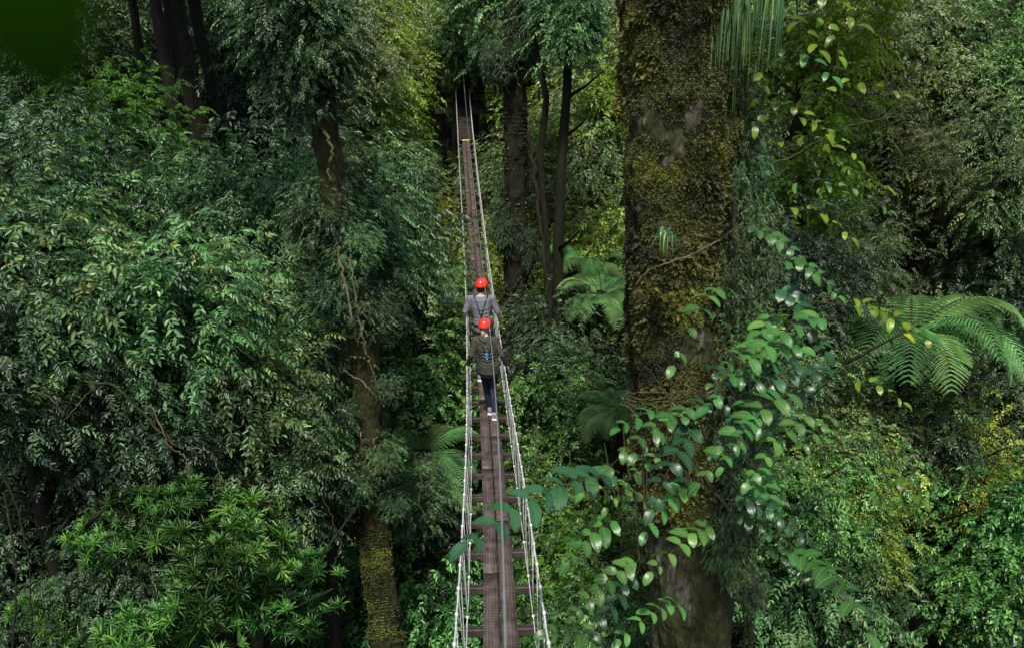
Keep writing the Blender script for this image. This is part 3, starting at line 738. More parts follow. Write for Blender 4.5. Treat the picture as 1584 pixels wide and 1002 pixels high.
plain_tree([(640, 620), (630, 500), (625, 300)], 25, .22, M['barkd'], 'dim trunk in the shade left of the two walkers', crown_kind='pin', cs=.45, dz=1.0)

# mossy branch curving at top right
mb = MB(); bp = [at(1584, -20, 17.5), at(1555, 8, 17), at(1535, 30, 16.6), at(1500, 40, 16.3), at(1462, 46, 16.2), at(1440, 60, 16)]
bt = plant(1640, -60, 18.5, 1.4, 'dark', 'dark tree at top right whose mossy branch curves into view', name='tree')
mb.tube([p - bt.location for p in bp], [.11, .10, .09, .07, .05, .03], 8); mb.build('branch', M['barkm'], bt)
bt2 = [at(1500, 235, 14), at(1440, 210, 14.2), at(1400, 185, 14.5), at(1380, 150, 15)]

# ------------------------------------------------------------------ lianas, bare stems
def liana(ptsd, r, mat, label, name='liana', cat='vine', steps=8, wob=.03, seed=0):
    rr = random.Random(seed + len(label)); P = [at(*p) for p in ptsd]
    pts = []
    for i in range(len(P) - 1):
        p0 = P[max(i - 1, 0)]; p1 = P[i]; p2 = P[i + 1]; p3 = P[min(i + 2, len(P) - 1)]
        for k in range(steps):
            t = k / steps
            q = .5 * ((2 * p1) + (p2 - p0) * t + (2 * p0 - 5 * p1 + 4 * p2 - p3) * t * t + (-p0 + 3 * p1 - 3 * p2 + p3) * t ** 3)
            pts.append(q + Vector([rr.uniform(-wob, wob) for _ in range(3)]))
    pts.append(P[-1]); o = pts[0].copy(); mb = MB()
    r = r * (.62 if mat == 'pale' else .9)
    mb.tube([p - o for p in pts], [r * rr.uniform(.8, 1.2) for _ in pts], 6)
    ob = mb.build(name, M[mat], None, o); tag(ob, label, cat); return ob
liana([(966, 500, 9.2), (945, 545, 10), (915, 580, 11), (880, 618, 12)], .011, 'pale', 'pale liana drooping from big trunk toward the dark hollow')
liana([(975, 470, 7.45), (985, 440, 7.25), (1010, 415, 7.15), (1060, 398, 7.15), (1105, 375, 7.35), (1150, 345, 7.6)], .011, 'pale', 'thin woody root looping across the big trunk below the small tuft', wob=.006)
for k in range(5):
    y = 600 + k * 8
    liana([(960, y + 4 - k * 3, 8.0), (1000, y + 8, 7.55), (1060, y + 6 - k * 4, 7.5), (1110, y - 10 - 4 * k, 7.7), (1150, y - 60, 8.2)], .008, 'pale',
          ['top thin aerial root strung across the big trunk above the vine leaves', 'second thin aerial root from the top across the big trunk',
           'middle one of the five thin aerial roots across the big trunk', 'second lowest thin aerial root across the big trunk', 'lowest thin aerial root across the big trunk'][k], name='aerial_root', wob=.012, seed=k)
liana([(1143, -20, 7.9), (1148, 150, 7.9), (1150, 300, 8.0), (1148, 450, 8.3), (1152, 620, 8.8), (1165, 800, 9.2), (1160, 1030, 10)], .040, 'vst', 'thick dark vine stem running down right beside the big trunk', wob=.02)
liana([(1165, 120, 8.1), (1158, 260, 8.1), (1172, 420, 8.3), (1160, 560, 8.7), (1180, 700, 9.0), (1150, 900, 9.6), (1150, 1040, 10)], .024, 'vst', 'thinner dark vine stem twisting beside the thick one')
liana([(1130, 300, 7.8), (1138, 430, 8.0), (1128, 560, 8.3), (1140, 700, 8.8)], .02, 'vst', 'short dark vine stem clinging to right edge of the big trunk')
liana([(818, 200, 26), (830, 300, 26), (842, 400, 26), (856, 520, 26)], .07, 'barkd', 'dark liana hanging between the two dark trunks past the bridge', wob=.06)
liana([(540, 400, 11.2), (552, 470, 11.2), (560, 520, 11.3), (572, 560, 11.4), (590, 620, 11.6)], .02, 'pale', 'pale stem winding down the front of the slim left trunk', wob=.02)
liana([(522, 385, 11.3), (535, 440, 11.2), (545, 500, 11.2)], .025, 'pale', 'short pale stem beside the winding one on the slim trunk', wob=.02)
liana([(530, 572, 11.3), (560, 590, 11.1), (580, 610, 11.1), (600, 625, 11.4)], .014, 'pale', 'thin pale stem crossing the slim trunk at mid height', wob=.01)
liana([(498, 200, 11.5), (508, 215, 11.2), (515, 240, 11.2), (508, 262, 11.3), (513, 285, 11.4)], .03, 'pale', 'knotted pale stem gripping the slim trunk near the top', wob=.02)
liana([(233, 625, 9.8), (250, 660, 9.6), (262, 690, 9.6), (285, 705, 9.6), (292, 730, 9.6), (289, 755, 9.7)], .011, 'pale', 'bent pale bare twig hanging before the left wall', wob=.01)
liana([(285, 690, 9.8), (310, 695, 9.8), (330, 705, 9.9), (345, 760, 10), (365, 830, 10.2)], .010, 'pale', 'long pale bare twig drooping right of the bent one', wob=.01)
liana([(130, 590, 9.8), (180, 600, 9.7), (230, 650, 9.7), (275, 690, 9.7)], .016, 'barkm', 'mossy bare branch slanting through the left tangle', wob=.015)
liana([(90, 660, 9.9), (125, 620, 9.8), (150, 590, 9.9)], .009, 'pale', 'thin upright bare twig in the left tangle', wob=.01)
liana([(100, 640, 10), (70, 610, 10), (20, 600, 10.2)], .008, 'pale', 'thin bare twig reaching left from the left tangle', wob=.01)
liana([(190, 375, 11.2), (220, 405, 11), (250, 430, 10.9), (275, 470, 10.9), (290, 500, 11)], .009, 'pale', 'bare slanting twig across the glossy left trees', wob=.008)
liana([(5, 760, 9.5), (20, 840, 9.4), (25, 920, 9.4), (18, 1010, 9.4)], .012, 'barkd', 'dark hanging vine at the bottom left edge', wob=.01)
liana([(0, 720, 9.2), (30, 800, 9.2), (45, 880, 9.2), (50, 1010, 9.3)], .010, 'barkd', 'dark hanging vine second from the bottom left edge', wob=.01)
liana([(385, 930, 11), (388, 960, 11), (378, 1000, 11)], .012, 'pale', 'short pale stem among the rosette shrubs', wob=.01)
liana([(640, 700, 14), (652, 740, 13.8), (648, 775, 13.8), (660, 800, 13.9)], .012, 'pale', 'thin pale hanging stem left of the bridge over the ferns', wob=.012)
liana([(832, 640, 14), (830, 690, 14), (838, 730, 14), (862, 760, 13.5)], .010, 'pale', 'thin pale tendril right of the bridge above the spanning spray', wob=.012)
liana([(1290, 260, 12), (1270, 240, 11.8), (1230, 225, 11.5), (1200, 240, 11)], .012, 'pale', 'bare twig among the yellow-green leaves at right', wob=.01)
liana([(1180, 255, 10), (1230, 240, 10.4), (1300, 200, 11), (1380, 180, 12)], .010, 'pale', 'long thin twig rising to the right from the vine stems', wob=.01)

# ------------------------------------------------------------------ foreground vine and leafy branches
def spray_part(name, a, b, n, ll, lw, mat, parent, org, seed, droop=.2, up=(0, -.35, 1), alt=False):
    rng = np.random.default_rng(seed); lv = Leaves()
    A = np.array(a)[None] - np.array(org); B = np.array(b)[None] - np.array(org); Ls = np.linalg.norm(B - A)
    add_sprays(lv, A, B - A, np.array([up], float), Ls, n, ll, lw, rng, droop=droop, ang=62, jit=.15, alt=alt, tr=.0045)
    return link(name, lv.mesh(name, M[mat], 'f', smooth=True), parent)

vine = empty('climbing_vine', (1.75, 7.4, ground_z(1.75, 7.4)), 'glossy broad-leaved climbing vine draped over the lower big trunk', 'vine')
vo = vine.location
VS_ = [ # start px,py,d  end px,py,d  leaf pairs, leaf length
 ((975, 742, 6.3), (722, 812, 5.3), 10, .165), ((1000, 790, 6.6), (900, 730, 6.0), 6, .13),
 ((1110, 625, 6.4), (985, 665, 5.8), 6, .13), ((1100, 640, 6.3), (905, 715, 5.6), 8, .125), ((1080, 650, 6.2), (1010, 760, 5.8), 6, .13),
 ((1290, 490, 6.8), (1100, 575, 6.0), 8, .15), ((1270, 510, 6.9), (1140, 600, 6.3), 6, .14), ((1240, 600, 6.6), (1085, 705, 6.0), 7, .14),
 ((1250, 560, 6.8), (1120, 650, 6.2), 7, .14), ((1260, 640, 6.7), (1160, 715, 6.2), 6, .13), ((1180, 640, 6.3), (1120, 700, 5.9), 5, .12),
 ((1080, 740, 6.6), (1000, 800, 6.2), 5, .12), ((1115, 770, 6.5), (1250, 810, 6.2), 7, .12), ((1130, 790, 6.6), (1215, 835, 6.3), 5, .12),
 ((1110, 810, 6.5), (1010, 860, 6.1), 6, .12),
 ((1000, 860, 6.3), (890, 930, 6.0), 7, .125), ((990, 880, 6.3), (900, 990, 5.8), 7, .12),
 ((960, 800, 6.2), (880, 850, 5.9), 5, .12), ((1210, 850, 6.2), (1310, 900, 5.8), 6, .13), ((1250, 870, 6.0), (1345, 945, 5.2), 6, .16),
 ((1180, 840, 6.5), (1270, 900, 6.2), 5, .14), ((1150, 560, 6.6), (1240, 520, 6.3), 5, .13), ((1140, 350, 7.0), (1260, 400, 6.6), 7, .13),
 ((1200, 400, 7.0), (1300, 440, 6.8), 6, .14), ((1190, 440, 7.0), (1280, 520, 6.6), 6, .14), ((1060, 940, 6.8), (960, 960, 6.2), 6, .12),
 ((880, 990, 6.6), (860, 900, 6.2), 5, .12), ((930, 1000, 6.0), (850, 960, 5.8), 5, .12), ((1100, 560, 7.2), (1125, 610, 6.8), 4, .11),
 ((1040, 640, 6.5), (960, 640, 6.1), 5, .12), ((1030, 700, 6.4), (940, 760, 6.0), 5, .12), ((1200, 480, 7.2), (1150, 560, 6.8), 6, .13),
 ((1290, 560, 7.4), (1200, 640, 7.0), 6, .13), ((1300, 640, 7.4), (1220, 700, 7.0), 5, .12), ((1160, 720, 6.8), (1200, 780, 6.4), 5, .12),
]
vr = random.Random(9)
for k in range(3):
    x_, y_ = (vr.uniform(1090, 1290), vr.uniform(430, 740)) if k < 15 else (vr.uniform(930, 1090), vr.uniform(660, 960))
    dx_ = vr.uniform(-100, 60); VS_.append(((x_, y_, vr.uniform(6.6, 7.2)), (x_ + dx_, y_ + vr.uniform(10, 70), vr.uniform(6.0, 6.6)), vr.randint(4, 6), vr.uniform(.10, .14)))
for i, (s, e, n, ll) in enumerate(VS_):
    A, B = at(*s), at(*e)
    ll *= .66 + .32 * ((i * 37) % 10) / 10 if i else .9
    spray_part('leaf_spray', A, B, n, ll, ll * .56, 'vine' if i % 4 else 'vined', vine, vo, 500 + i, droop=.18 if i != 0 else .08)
    mb = MB(); T0 = Vector((A.x * .7 + .5 + random.uniform(-.2, .2), 7.5, A.z - .25 + random.uniform(-.2, .2))); mid = (A + T0) / 2 + Vector((0, 0, -.06))
    mb.tube([p - vo for p in (T0, mid, A)], [.008, .006, .0045], 5); mb.build('stem', M['twig'], vine)

ed = random.Random(12)
for k in range(22):
    py_ = 150 + k * 36; px_ = 1135 + ed.uniform(-18, 40)
    p_ = at(px_, py_, 7.9 + py_ * .0008); o_ = link('climbing_foliage', CR[ed.choice(['pin', 'pinl', 'broad', 'dark'])][0], big, tuple(p_ - Vector(org))); sc0 = ed.uniform(.08, .15); o_.scale = (sc0, sc0, sc0 * 1.5); o_.rotation_euler.z = k
yb = empty('yellow_leaved_climber', (2.6, 7.9, ground_z(2.6, 7.9)), 'yellow-green broad-leaved climber right of the big trunk', 'vine')
YS = [((1290, 470, 8.2), (1460, 525, 8.0), 8, .13), ((1300, 460, 8.3), (1400, 500, 8.0), 6, .13), ((1190, 20, 7.6), (1270, 60, 7.2), 5, .14),
 ((1200, -20, 7.6), (1330, 15, 7.2), 5, .15), ((1185, 80, 7.8), (1290, 100, 7.4), 5, .13), ((1180, 160, 8.0), (1280, 190, 7.6), 6, .13), ((1190, 230, 8.0), (1290, 210, 7.6), 5, .12),
 ((1250, 150, 8.4), (1400, 125, 8.0), 5, .12), ((1200, 290, 8.2), (1380, 300, 7.8), 7, .11), ((1180, 100, 7.9), (1170, 180, 7.7), 4, .12),
 ((1200, 320, 8.2), (1320, 350, 8.0), 5, .12), ((1210, 180, 8.2), (1330, 230, 8.0), 5, .12), ((1260, 470, 8.0), (1200, 500, 7.8), 4, .12), ((1260, 20, 7.8), (1300, 75, 7.6), 4, .12),
 ((1310, 590, 8.6), (1400, 610, 8.3), 5, .11), ((1340, 720, 8.8), (1430, 760, 8.4), 5, .12)]
for i, (s, e, n, ll) in enumerate(YS):
    A, B = at(*s), at(*e)
    spray_part('leaf_spray', A, B, n, ll, ll * .48, 'yel' if i not in (4, 8) else 'vine', yb, yb.location, 700 + i, droop=.15, alt=True)
    mb = MB(); T0 = Vector((A.x - .3, 8.2, A.z - .25))
    mb.tube([p - yb.location for p in (T0, (A + T0) / 2 + Vector((0, 0, .1)), A)], [.012, .010, .005], 5); mb.build('stem', M['twig'], yb)

# strap-leaved epiphytes
def strap_plant(root_pts, n, length, w, label, hang=.9, seed=0, spread=.25):
    rr = random.Random(seed); o = at(*root_pts[0]); rt = empty('strap_leaved_epiphyte', o, label, 'epiphyte')
    V = []; Fc = []; R = []
    for i in range(n):
        b = at(*rr.choice(root_pts)) - o + Vector((rr.uniform(-.05, .05), rr.uniform(-.05, .05), rr.uniform(-.04, .04)))
        a = rr.uniform(PI, 2 * PI); L = length * rr.uniform(.35, 1.15); d = Vector((math.cos(a), math.sin(a), 0)); sd = Vector((-d.y, d.x, 0))
        tone = rr.random(); out = rr.uniform(.3, 1) * spread
        base = len(V); K = 8
        for k in range(K + 1):
            t = k / K
            p = b + d * out * L * (1 - (1 - t) ** 2) + Vector((0, 0, (.28 * math.sin(t * 2.2) * (1 - hang * .7) - hang * t ** 1.4) * L))
            ww = w * (1 - t ** 2.2) * .5 + .0008
            V += [p - sd * ww, p + sd * ww]; R += [tone, tone]
        for k in range(K): q = base + 2 * k; Fc.append([q, q + 1, q + 3, q + 2])
    me = mesh_np('strap_leaves', [tuple(v) for v in V], [(np.array(Fc), 0)], [M['strap']], rnd=R, smooth=True)
    link('strap_leaves', me, rt)
    mb = MB(); mb.ball((0, .05, 0), (.08, .06, .07)); mb.build('root_mat', M['barkm'], rt); return rt
strap_plant([(1125, -20, 7.2), (1150, -10, 7.1), (1100, -10, 7.2)], 95, .78, .014, 'large curtain of long strap leaves hanging from top of the big trunk', seed=1, spread=.2)
strap_plant([(1180, -40, 7.2), (1200, -20, 7.1)], 60, .75, .014, 'strap-leaved epiphyte hanging at right of the large curtain', seed=5, spread=.15)
strap_plant([(1028, 356, 7.15)], 42, .30, .012, 'small tuft of strap leaves growing on the middle of the big trunk', seed=2, spread=.4, hang=.75)
strap_plant([(1140, -30, 7.3)], 60, 1.15, .012, 'longest thin strap leaves hanging beside the big trunk edge', seed=3, spread=.1)

# ------------------------------------------------------------------ tree ferns
def frond_mesh(L=1.9, seed=0):
    rng = np.random.default_rng(seed); lv = Leaves(); K = 26
    ts = np.linspace(.12, 1, K)
    def rp(t): return np.array([L * (math.sin(t * 1.25) / 1.0) * .95, 0, L * (.32 * math.sin(t * 2.0) - .42 * t ** 2.4)])
    last = rp(0)
    for i, t in enumerate(ts):
        p = rp(t); tan = rp(min(t + .02, 1.1)) - rp(t - .02); tan /= np.linalg.norm(tan)
        lv.twig(last[None], p[None], .012 * (1.1 - t)); last = p
        pl = L * .25 * (math.sin(PI * min(1, .10 + .86 * t)) ** .7) + .015
        for sd in (-1, 1):
            pd = nrm(tan * .42 + np.array([0, sd, 0]) * .9 + np.array([0, 0, -.12 + rng.normal(0, .05)]))
            k = max(4, int(pl / .020)); q = np.linspace(.04, 1, k)
            base = p + pd * (q * pl)[:, None] - np.array([0, 0, 1]) * (q ** 2 * pl * .18)[:, None]
            side = np.cross(pd, [0, 0, 1.]); side /= np.linalg.norm(side)
            ln = .052 * (1 - .82 * q) * (pl / (L * .25) * .6 + .4)
            for s2 in (-1, 1):
                lv.add(base, np.tile(pd * .35 + side * s2, (k, 1)), np.tile([0, 0, 1.], (k, 1)) + rng.normal(0, .12, (k, 3)), ln + .010, .026, np.clip(rng.normal(.5, .16, k), 0, 1))
            lv.add(p[None], pd[None], np.array([[0, 0, 1.]]), pl * .98, .024, np.array([.35]))
    return lv.mesh('frond', M['fern'], 's')
FR = [frond_mesh(1.9, 1), frond_mesh(1.9, 2)]
def tree_fern(px, py, d, R, label, nf=15, seed=0):
    c = at(px, py, d); gz_ = ground_z(c.x, c.y); rr = random.Random(seed)
    rt = empty('tree_fern', (c.x, c.y, gz_ - .05), label, 'tree fern'); h = max(.3, c.z - gz_)
    mb = MB(); K = 8
    mb.tube([(rr.uniform(-.03, .03), rr.uniform(-.03, .03), h * i / K) for i in range(K + 1)], [.13 * (1.3 - .5 * i / K) for i in range(K + 1)], 9)
    mb.build('trunk', M['barkd'], rt)
    for i in range(nf):
        o = link('frond', FR[i % 2], rt, (0, 0, h - .02)); s = R / 1.75 * rr.uniform(.82, 1.08)
        o.rotation_euler = (rr.uniform(-.12, .12), rr.uniform(-.28, .30), 2 * PI * i / nf * 1.0 + rr.uniform(-.15, .15)); o.scale = (s, s, s)
tree_fern(1408, 515, 12.6, 1.5, 'large tree fern with spreading fronds right of the vine leaves', 16, 1)
tree_fern(1535, 480, 17, 1.7, 'tree fern at the right edge behind the large one', 14, 2)
tree_fern(1360, 500, 17.5, 1.5, 'tree fern half hidden left behind the large one', 13, 3)
tree_fern(915, 405, 29, 1.7, 'bright tree fern in the gap left of the big trunk', 14, 4)
tree_fern(930, 455, 27, 1.6, 'second tree fern lower in the gap left of the big trunk', 13, 5)
tree_fern(655, 455, 24, 1.8, 'dim tree fern left of the far walker', 13, 6)
tree_fern(650, 700, 17.5, 1.3, 'tree fern left of the bridge below the bright shrub', 14, 7)
tree_fern(470, 690, 16, 1.2, 'tree fern behind the leaves left of the slim trunk', 13, 8)
tree_fern(640, 770, 16.8, 1.2, 'lower tree fern left of the bridge', 13, 9)
tree_fern(1420, 620, 15, 1.1, 'small tree fern below the large one at right', 12, 10)
tree_fern(960, 630, 18, 1.0, 'small tree fern at the left edge of the lower big trunk', 12, 11)
tree_fern(640, 380, 27, 1.3, 'small distant tree fern left of the upper bridge', 12, 12)

# out of focus leaf near the lens
def close_leaf():
    root = at(35, -160, .19); tip = at(72, 145, .19)
    lv = Leaves(); d = np.array(tip - root)[None]
    lv.add(np.zeros((1, 3)), d, np.array([[0.1, -1., .3]]), np.linalg.norm(d), .029, np.array([.5]))
    o = link('close_leaf', lv.mesh('close_leaf', M['lens'], 'f', smooth=True), None, root)
    tag(o, 'blurred dark green leaf hanging close to the lens at top left corner', 'leaf')
close_leaf()
tr9 = random.Random(4)
for k in range(16):
    x_, y_ = tr9.uniform(40, 620), tr9.uniform(300, 850); d_ = tr9.uniform(9.6, 11.5)
    P4 = [(x_, y_, d_)]
    for j in range(4): P4.append((P4[-1][0] + tr9.uniform(-22, 26), P4[-1][1] + tr9.uniform(14, 44), d_ + tr9.uniform(-.15, .15)))
    tag(liana(P4, tr9.uniform(.005, .009), tr9.choice(['pale', 'barkm', 'barkd']), 'thin', name='hanging_stem', wob=.02, seed=k), 'thin bare stem dangling in front of the left wall of leaves', 'vine', 'bare stems dangling on the left')

# ------------------------------------------------------------------ the rope bridge
HK = np.array([-2, 3, 6.16, 8, 11.1, 13.6, 17.5, 22.6, 27, 31, 36, 41.])
ZK = np.array([-3.3, -4.1, -4.75, -5.03, -5.43, -5.72, -5.90, -5.75, -5.2, -4.55, -3.70, -2.75])
XK = np.array([.02, 0., -.064, -.139, -.28, -.407, -.63, -.90, -1.22, -1.48, -1.84, -2.18])
pz = np.polyfit(HK, ZK, 5); pxx = np.polyfit(HK, XK, 3)
def dk(h): return Vector((float(np.polyval(pxx, h)), h, CAMZ + float(np.polyval(pz, h))))
def frame(h):
    t = (dk(h + .05) - dk(h - .05)).normalized(); s = t.cross(Vector((0, 0, 1))).normalized(); u = s.cross(t)
    return dk(h), t, s, u
H0, H1 = 1.2, 41.0
bo = dk(H0)
bridge = empty('rope_bridge', bo, 'long narrow rope suspension bridge with brown plank deck and pale rope sides', 'bridge')

def ribbon(h0, h1, off, width, th, steps=10):
    V = []; UV = []
    for i in range(steps + 1):
        h = h0 + (h1 - h0) * i / steps; c, t, s, u = frame(h)
        for (a, b) in ((-1, 0), (1, 0), (1, -1), (-1, -1)):
            V.append(c + s * (off + a * width / 2) + u * (b * th) - bo)
            UV.append(((off + a * width / 2), h))
    Fc = []
    for i in range(steps):
        for k in range(4):
            a = i * 4 + k; b = i * 4 + (k + 1) % 4; Fc.append([a, b, b + 4, a + 4])
    Fc += [[3, 2, 1, 0], [len(V) - 4, len(V) - 3, len(V) - 2, len(V) - 1]]
    return mesh_np('deck_plank', [tuple(v) for v in V], [(np.array(Fc), 0)], [M['deck']], uv=UV)
h = H0; k = 0
while h < 36.0:
    for sd in (-1, 1):
        st = h + (0 if sd < 0 else 1.4)
        en = min(st + 3.2 - .012, 36.2)
        if sd > 0 and k == 0:
            link('deck_plank', ribbon(H0, H0 + 1.38, .0765, .143, .04), bridge)
        if st < 36.1: link('deck_plank', ribbon(st, en, sd * .0765, .143 + random.uniform(-.004, .002), .04), bridge)
    h += 3.2; k += 1
# final ladder-like run of slats
for i in range(17):
    h = 36.4 + i * .28; c, t, s, u = frame(h)
    mb = MB(); R = Matrix((s, t, u)).transposed(); mb.box(c - bo, (.50, .11, .035), R, .004); mb.build('step_slat', M['beam'], bridge, smooth=False)
for sd in (-1, 1):
    mb = MB(); mb.tube([frame(36.1 + i * .5)[0] + frame(36.1 + i * .5)[2] * sd * .2 - frame(36.1 + i * .5)[3] * .05 - bo for i in range(11)], .03, 5); mb.build('step_stringer', M['beam'], bridge)
c, t, s, u = frame(36.0); mb = MB(); mb.box(c + u * .012 - bo, (.30, .10, .012), Matrix((s, t, u)).transposed()); mb.build('yellow_strip', M['yellow'], bridge, smooth=False)

SPC = .83; RW = .295; RH = .85; RO = -.03
beams = [6.56 + SPC * i for i in range(-6, 42)]
beams = [b for b in beams if H0 + .2 < b < 40.6]
def rail(h, sd):
    c, t, s, u = frame(h); return c + s * (RO * min(1, h / 13) * 1.6 + sd * RW) + Vector((0, 0, RH)) + Vector((0, 0, -.012 * math.cos(2 * PI * (h - 6.56) / SPC * 2)))
def foot(h, sd):
    c, t, s, u = frame(h); return c + s * (sd * .285) + u * (-.01 + .012 * math.cos(2 * PI * (h - 6.56) / SPC) + .05)
for sd in (-1, 1):
    hs = np.arange(H0, H1, .1)
    mb = MB(); mb.tube([rail(h, sd) - bo for h in hs], .0068, 6); mb.build('handrail_rope', M['rope'], bridge)
    mb = MB(); mb.tube([foot(h, sd) - bo for h in hs], .0038, 6); mb.build('foot_rope', M['rope'], bridge)
knot_me = None
for bi, h in enumerate(beams):
    c, t, s, u = frame(h); R = Matrix((s, t, u)).transposed()
    R = R @ Matrix.Rotation(random.uniform(-.05, .05), 3, 'Z')
    mb = MB(); mb.box(c - u * .078 - bo, (.68 + random.uniform(-.02, .03), .085, .07), R, .006); mb.build('crossbeam', M['beam'], bridge, smooth=False)
    for sd in (-1, 1):
        f = foot(h, sd) - bo
        a = rail(h - SPC * .25, sd) - bo; b = rail(h + SPC * .25, sd) - bo
        mb = MB(); lo = c + s * sd * .30 - u * .06 - bo
        sg = Vector((random.uniform(-.012, .012), 0, 0))
        mb.tube([a, (a + f) / 2 + sg, f, (b + f) / 2 - sg, b], .0031 if h < 15 else .0058, 5); mb.tube([f, lo], .004, 5)
        if h < 0:
            # second strand, slack, crossing to the next beam
            mb.tube([a + Vector((0, .01, 0)), (a + f) / 2 + Vector((sd * .02, -.05, -.03)), f + Vector((sd * .012, -.03, .02))], .003, 4)
        ho = mb.build('hanger_rope', M['rope'], bridge)
        if h < 16.5:
            kb = MB(); kb.ball(f, (.015, .018, .017)); kb.ball(f + Vector((.004, .006, -.018)), (.010, .010, .015)); kb.build('rope_knot', M['rope'], ho)
            for q in (a, b):
                kb = MB(); kb.ball(q, (.014, .021, .016)); kb.ball(q + Vector((0, .003, -.022)), (.010, .010, .018))
                kb.tube([q, q + Vector((random.uniform(-.02, .02), 0, -random.uniform(.04, .09)))], .003, 4)
                kb.build('rope_knot', M['rope'], ho)
            if (bi + (sd > 0)) % 2 == 0:
                q = random.choice((a, b)); kb = MB(); kb.tube([q + Vector((0, 0, -.05)), q + Vector((.002, 0, -.09))], .0095, 6); kb.build('red_tape', M['red'], ho)

# overhead safety cable the walkers are clipped to
hs = [4.2, 5, 7, 9, 11.5, 14, 17, 20, 24, 28, 32, 36, 40.8]
tops = [XY(812, 1040, 4.2)]
def cable_pt(h):
    c = dk(h); return c + Vector((-.015, 0, 1.83))
mb = MB(); mb.tube([cable_pt(h) - bo for h in np.arange(1.2, 41, .5)], .006, 6)
sc = mb.build('safety_cable', M['cable'], bridge)

# ------------------------------------------------------------------ far platform
pc = dk(41.0) + Vector((.1, .9, 0))
plat = empty('viewing_platform', (pc.x, pc.y, pc.z - .3), 'dark timber platform at the far end of the rope bridge', 'platform')
def pb(name, c, sz, R=None, mat='plat'):
    mb = MB(); mb.box(Vector(c), sz, R, .008); return mb.build(name, M[mat], plat, smooth=False)
for i in range(9): pb('deck_board', (0, -.75 + i * .19, .30), (2.6, .17, .04))
pb('edge_beam', (.15, -.90, .16), (3.1, .10, .22), None, 'beam'); pb('edge_beam', (0, .86, .16), (2.6, .10, .22)); 
for x in (-1.25, -.45, .45, 1.3):
    pb('post', (x, -.80, .95), (.10, .10, 1.25))
pb('rail', (-.85, -.80, 1.5), (.85, .07, .10)); pb('rail', (.88, -.80, 1.5), (.9, .07, .10)); pb('rail', (-.85, -.80, .95), (.85, .05, .08)); pb('rail', (.88, -.80, .95), (.9, .05, .08))
pb('screen_panel', (-.02, .3, 1.1), (.9, .06, 1.5)); pb('screen_panel', (.62, .1, 1.0), (.5, .06, 1.3))
for sx in (-1, 1):
    mb = MB(); mb.tube([(sx * 1.3, -.8, .1), (sx * .35, .5, -1.6)], .06, 6); mb.build('brace', M['plat'], plat)
mb = MB(); mb.tube([(0.1, .7, -14), (0.1, .8, -6), (.1, .7, 2), (.2, .6, 6)], [.5, .45, .4, .35], 14); tr_ = mb.build('host_trunk', M['barkd'], None, plat.location + Vector((0, .6, 0)))
tag(tr_, 'dark tree trunk that carries the far timber platform', 'tree'); tr_.name = 'platform_tree'

# ------------------------------------------------------------------ people
def solid(mb, name, mat, parent, voxel=.008, smooth=3):
    o = mb.build(name, mat, parent)
    r = o.modifiers.new('remesh', 'REMESH'); r.mode = 'VOXEL'; r.voxel_size = voxel; r.use_smooth_shade = True
    s = o.modifiers.new('smooth', 'SMOOTH'); s.iterations = smooth; s.factor = .6
    return o
def V3(*a): return Vector(a)
def bez(a, b, c, n=6):
    return [a.lerp(b, t).lerp(b.lerp(c, t), t) for t in [i / n for i in range(n + 1)]]
def hand(mb, w, d, side):
    """palm at wrist w in direction d, four bent fingers and thumb curled round a rope running along +y"""
    d = d.normalized(); ac = V3(0, 1, 0)
    mb.tube([w, w + d * .04, w + d * .085], [(.026, .017), (.038, .018), (.038, .016)], 8)
    for k in range(4):
        b = w + d * .08 + ac * (-.028 + .0185 * k); ln = [.030, .034, .032, .026][k]
        inn = V3(-side, 0, 0)
        p1 = b + d * ln; p2 = p1 + (d * .25 + inn * .9).normalized() * ln * .75; p3 = p2 + (inn * .5 - d).normalized() * ln * .6
        mb.tube([b, p1, p2, p3], [.0095, .009, .008, .007], 6)
    b = w + d * .03 + ac * .03; inn = V3(-side, 0, 0)
    mb.tube([b, b + (ac * .6 + inn * .6 + d * .5).normalized() * .035, b + (ac * .4 + inn + d * 1.1).normalized() * .06], [.012, .010, .008], 6)

def head(parent, c, s, skin, hairm, turn, long_hair=False):
    R = Matrix.Rotation(turn, 3, 'Z')
    def q(x, y, z): return c + R @ V3(x * s, y * s, z * s)
    mb = MB(); mb.ball(c, (.076 * s, .094 * s, .112 * s), 16, 12)
    mb.ball(q(0, .045, -.058), (.050 * s, .045 * s, .05 * s), 12, 8)           # jaw
    mb.tube([q(0, .09, .02), q(0, .112, -.022), q(0, .095, -.035)], [.008 * s, .014 * s, .010 * s], 6)    # nose
    mb.tube([q(-.025, .088, -.058), q(0, .096, -.058), q(.025, .088, -.058)], .008 * s, 6)   # lips
    for e in (-1, 1):
        mb.tube([q(e * .077, -.012, .012), q(e * .083, -.016, -.005), q(e * .077, -.008, -.028)], [(.012 * s, .008 * s)] * 3, 6)   # ears
    return mb, q

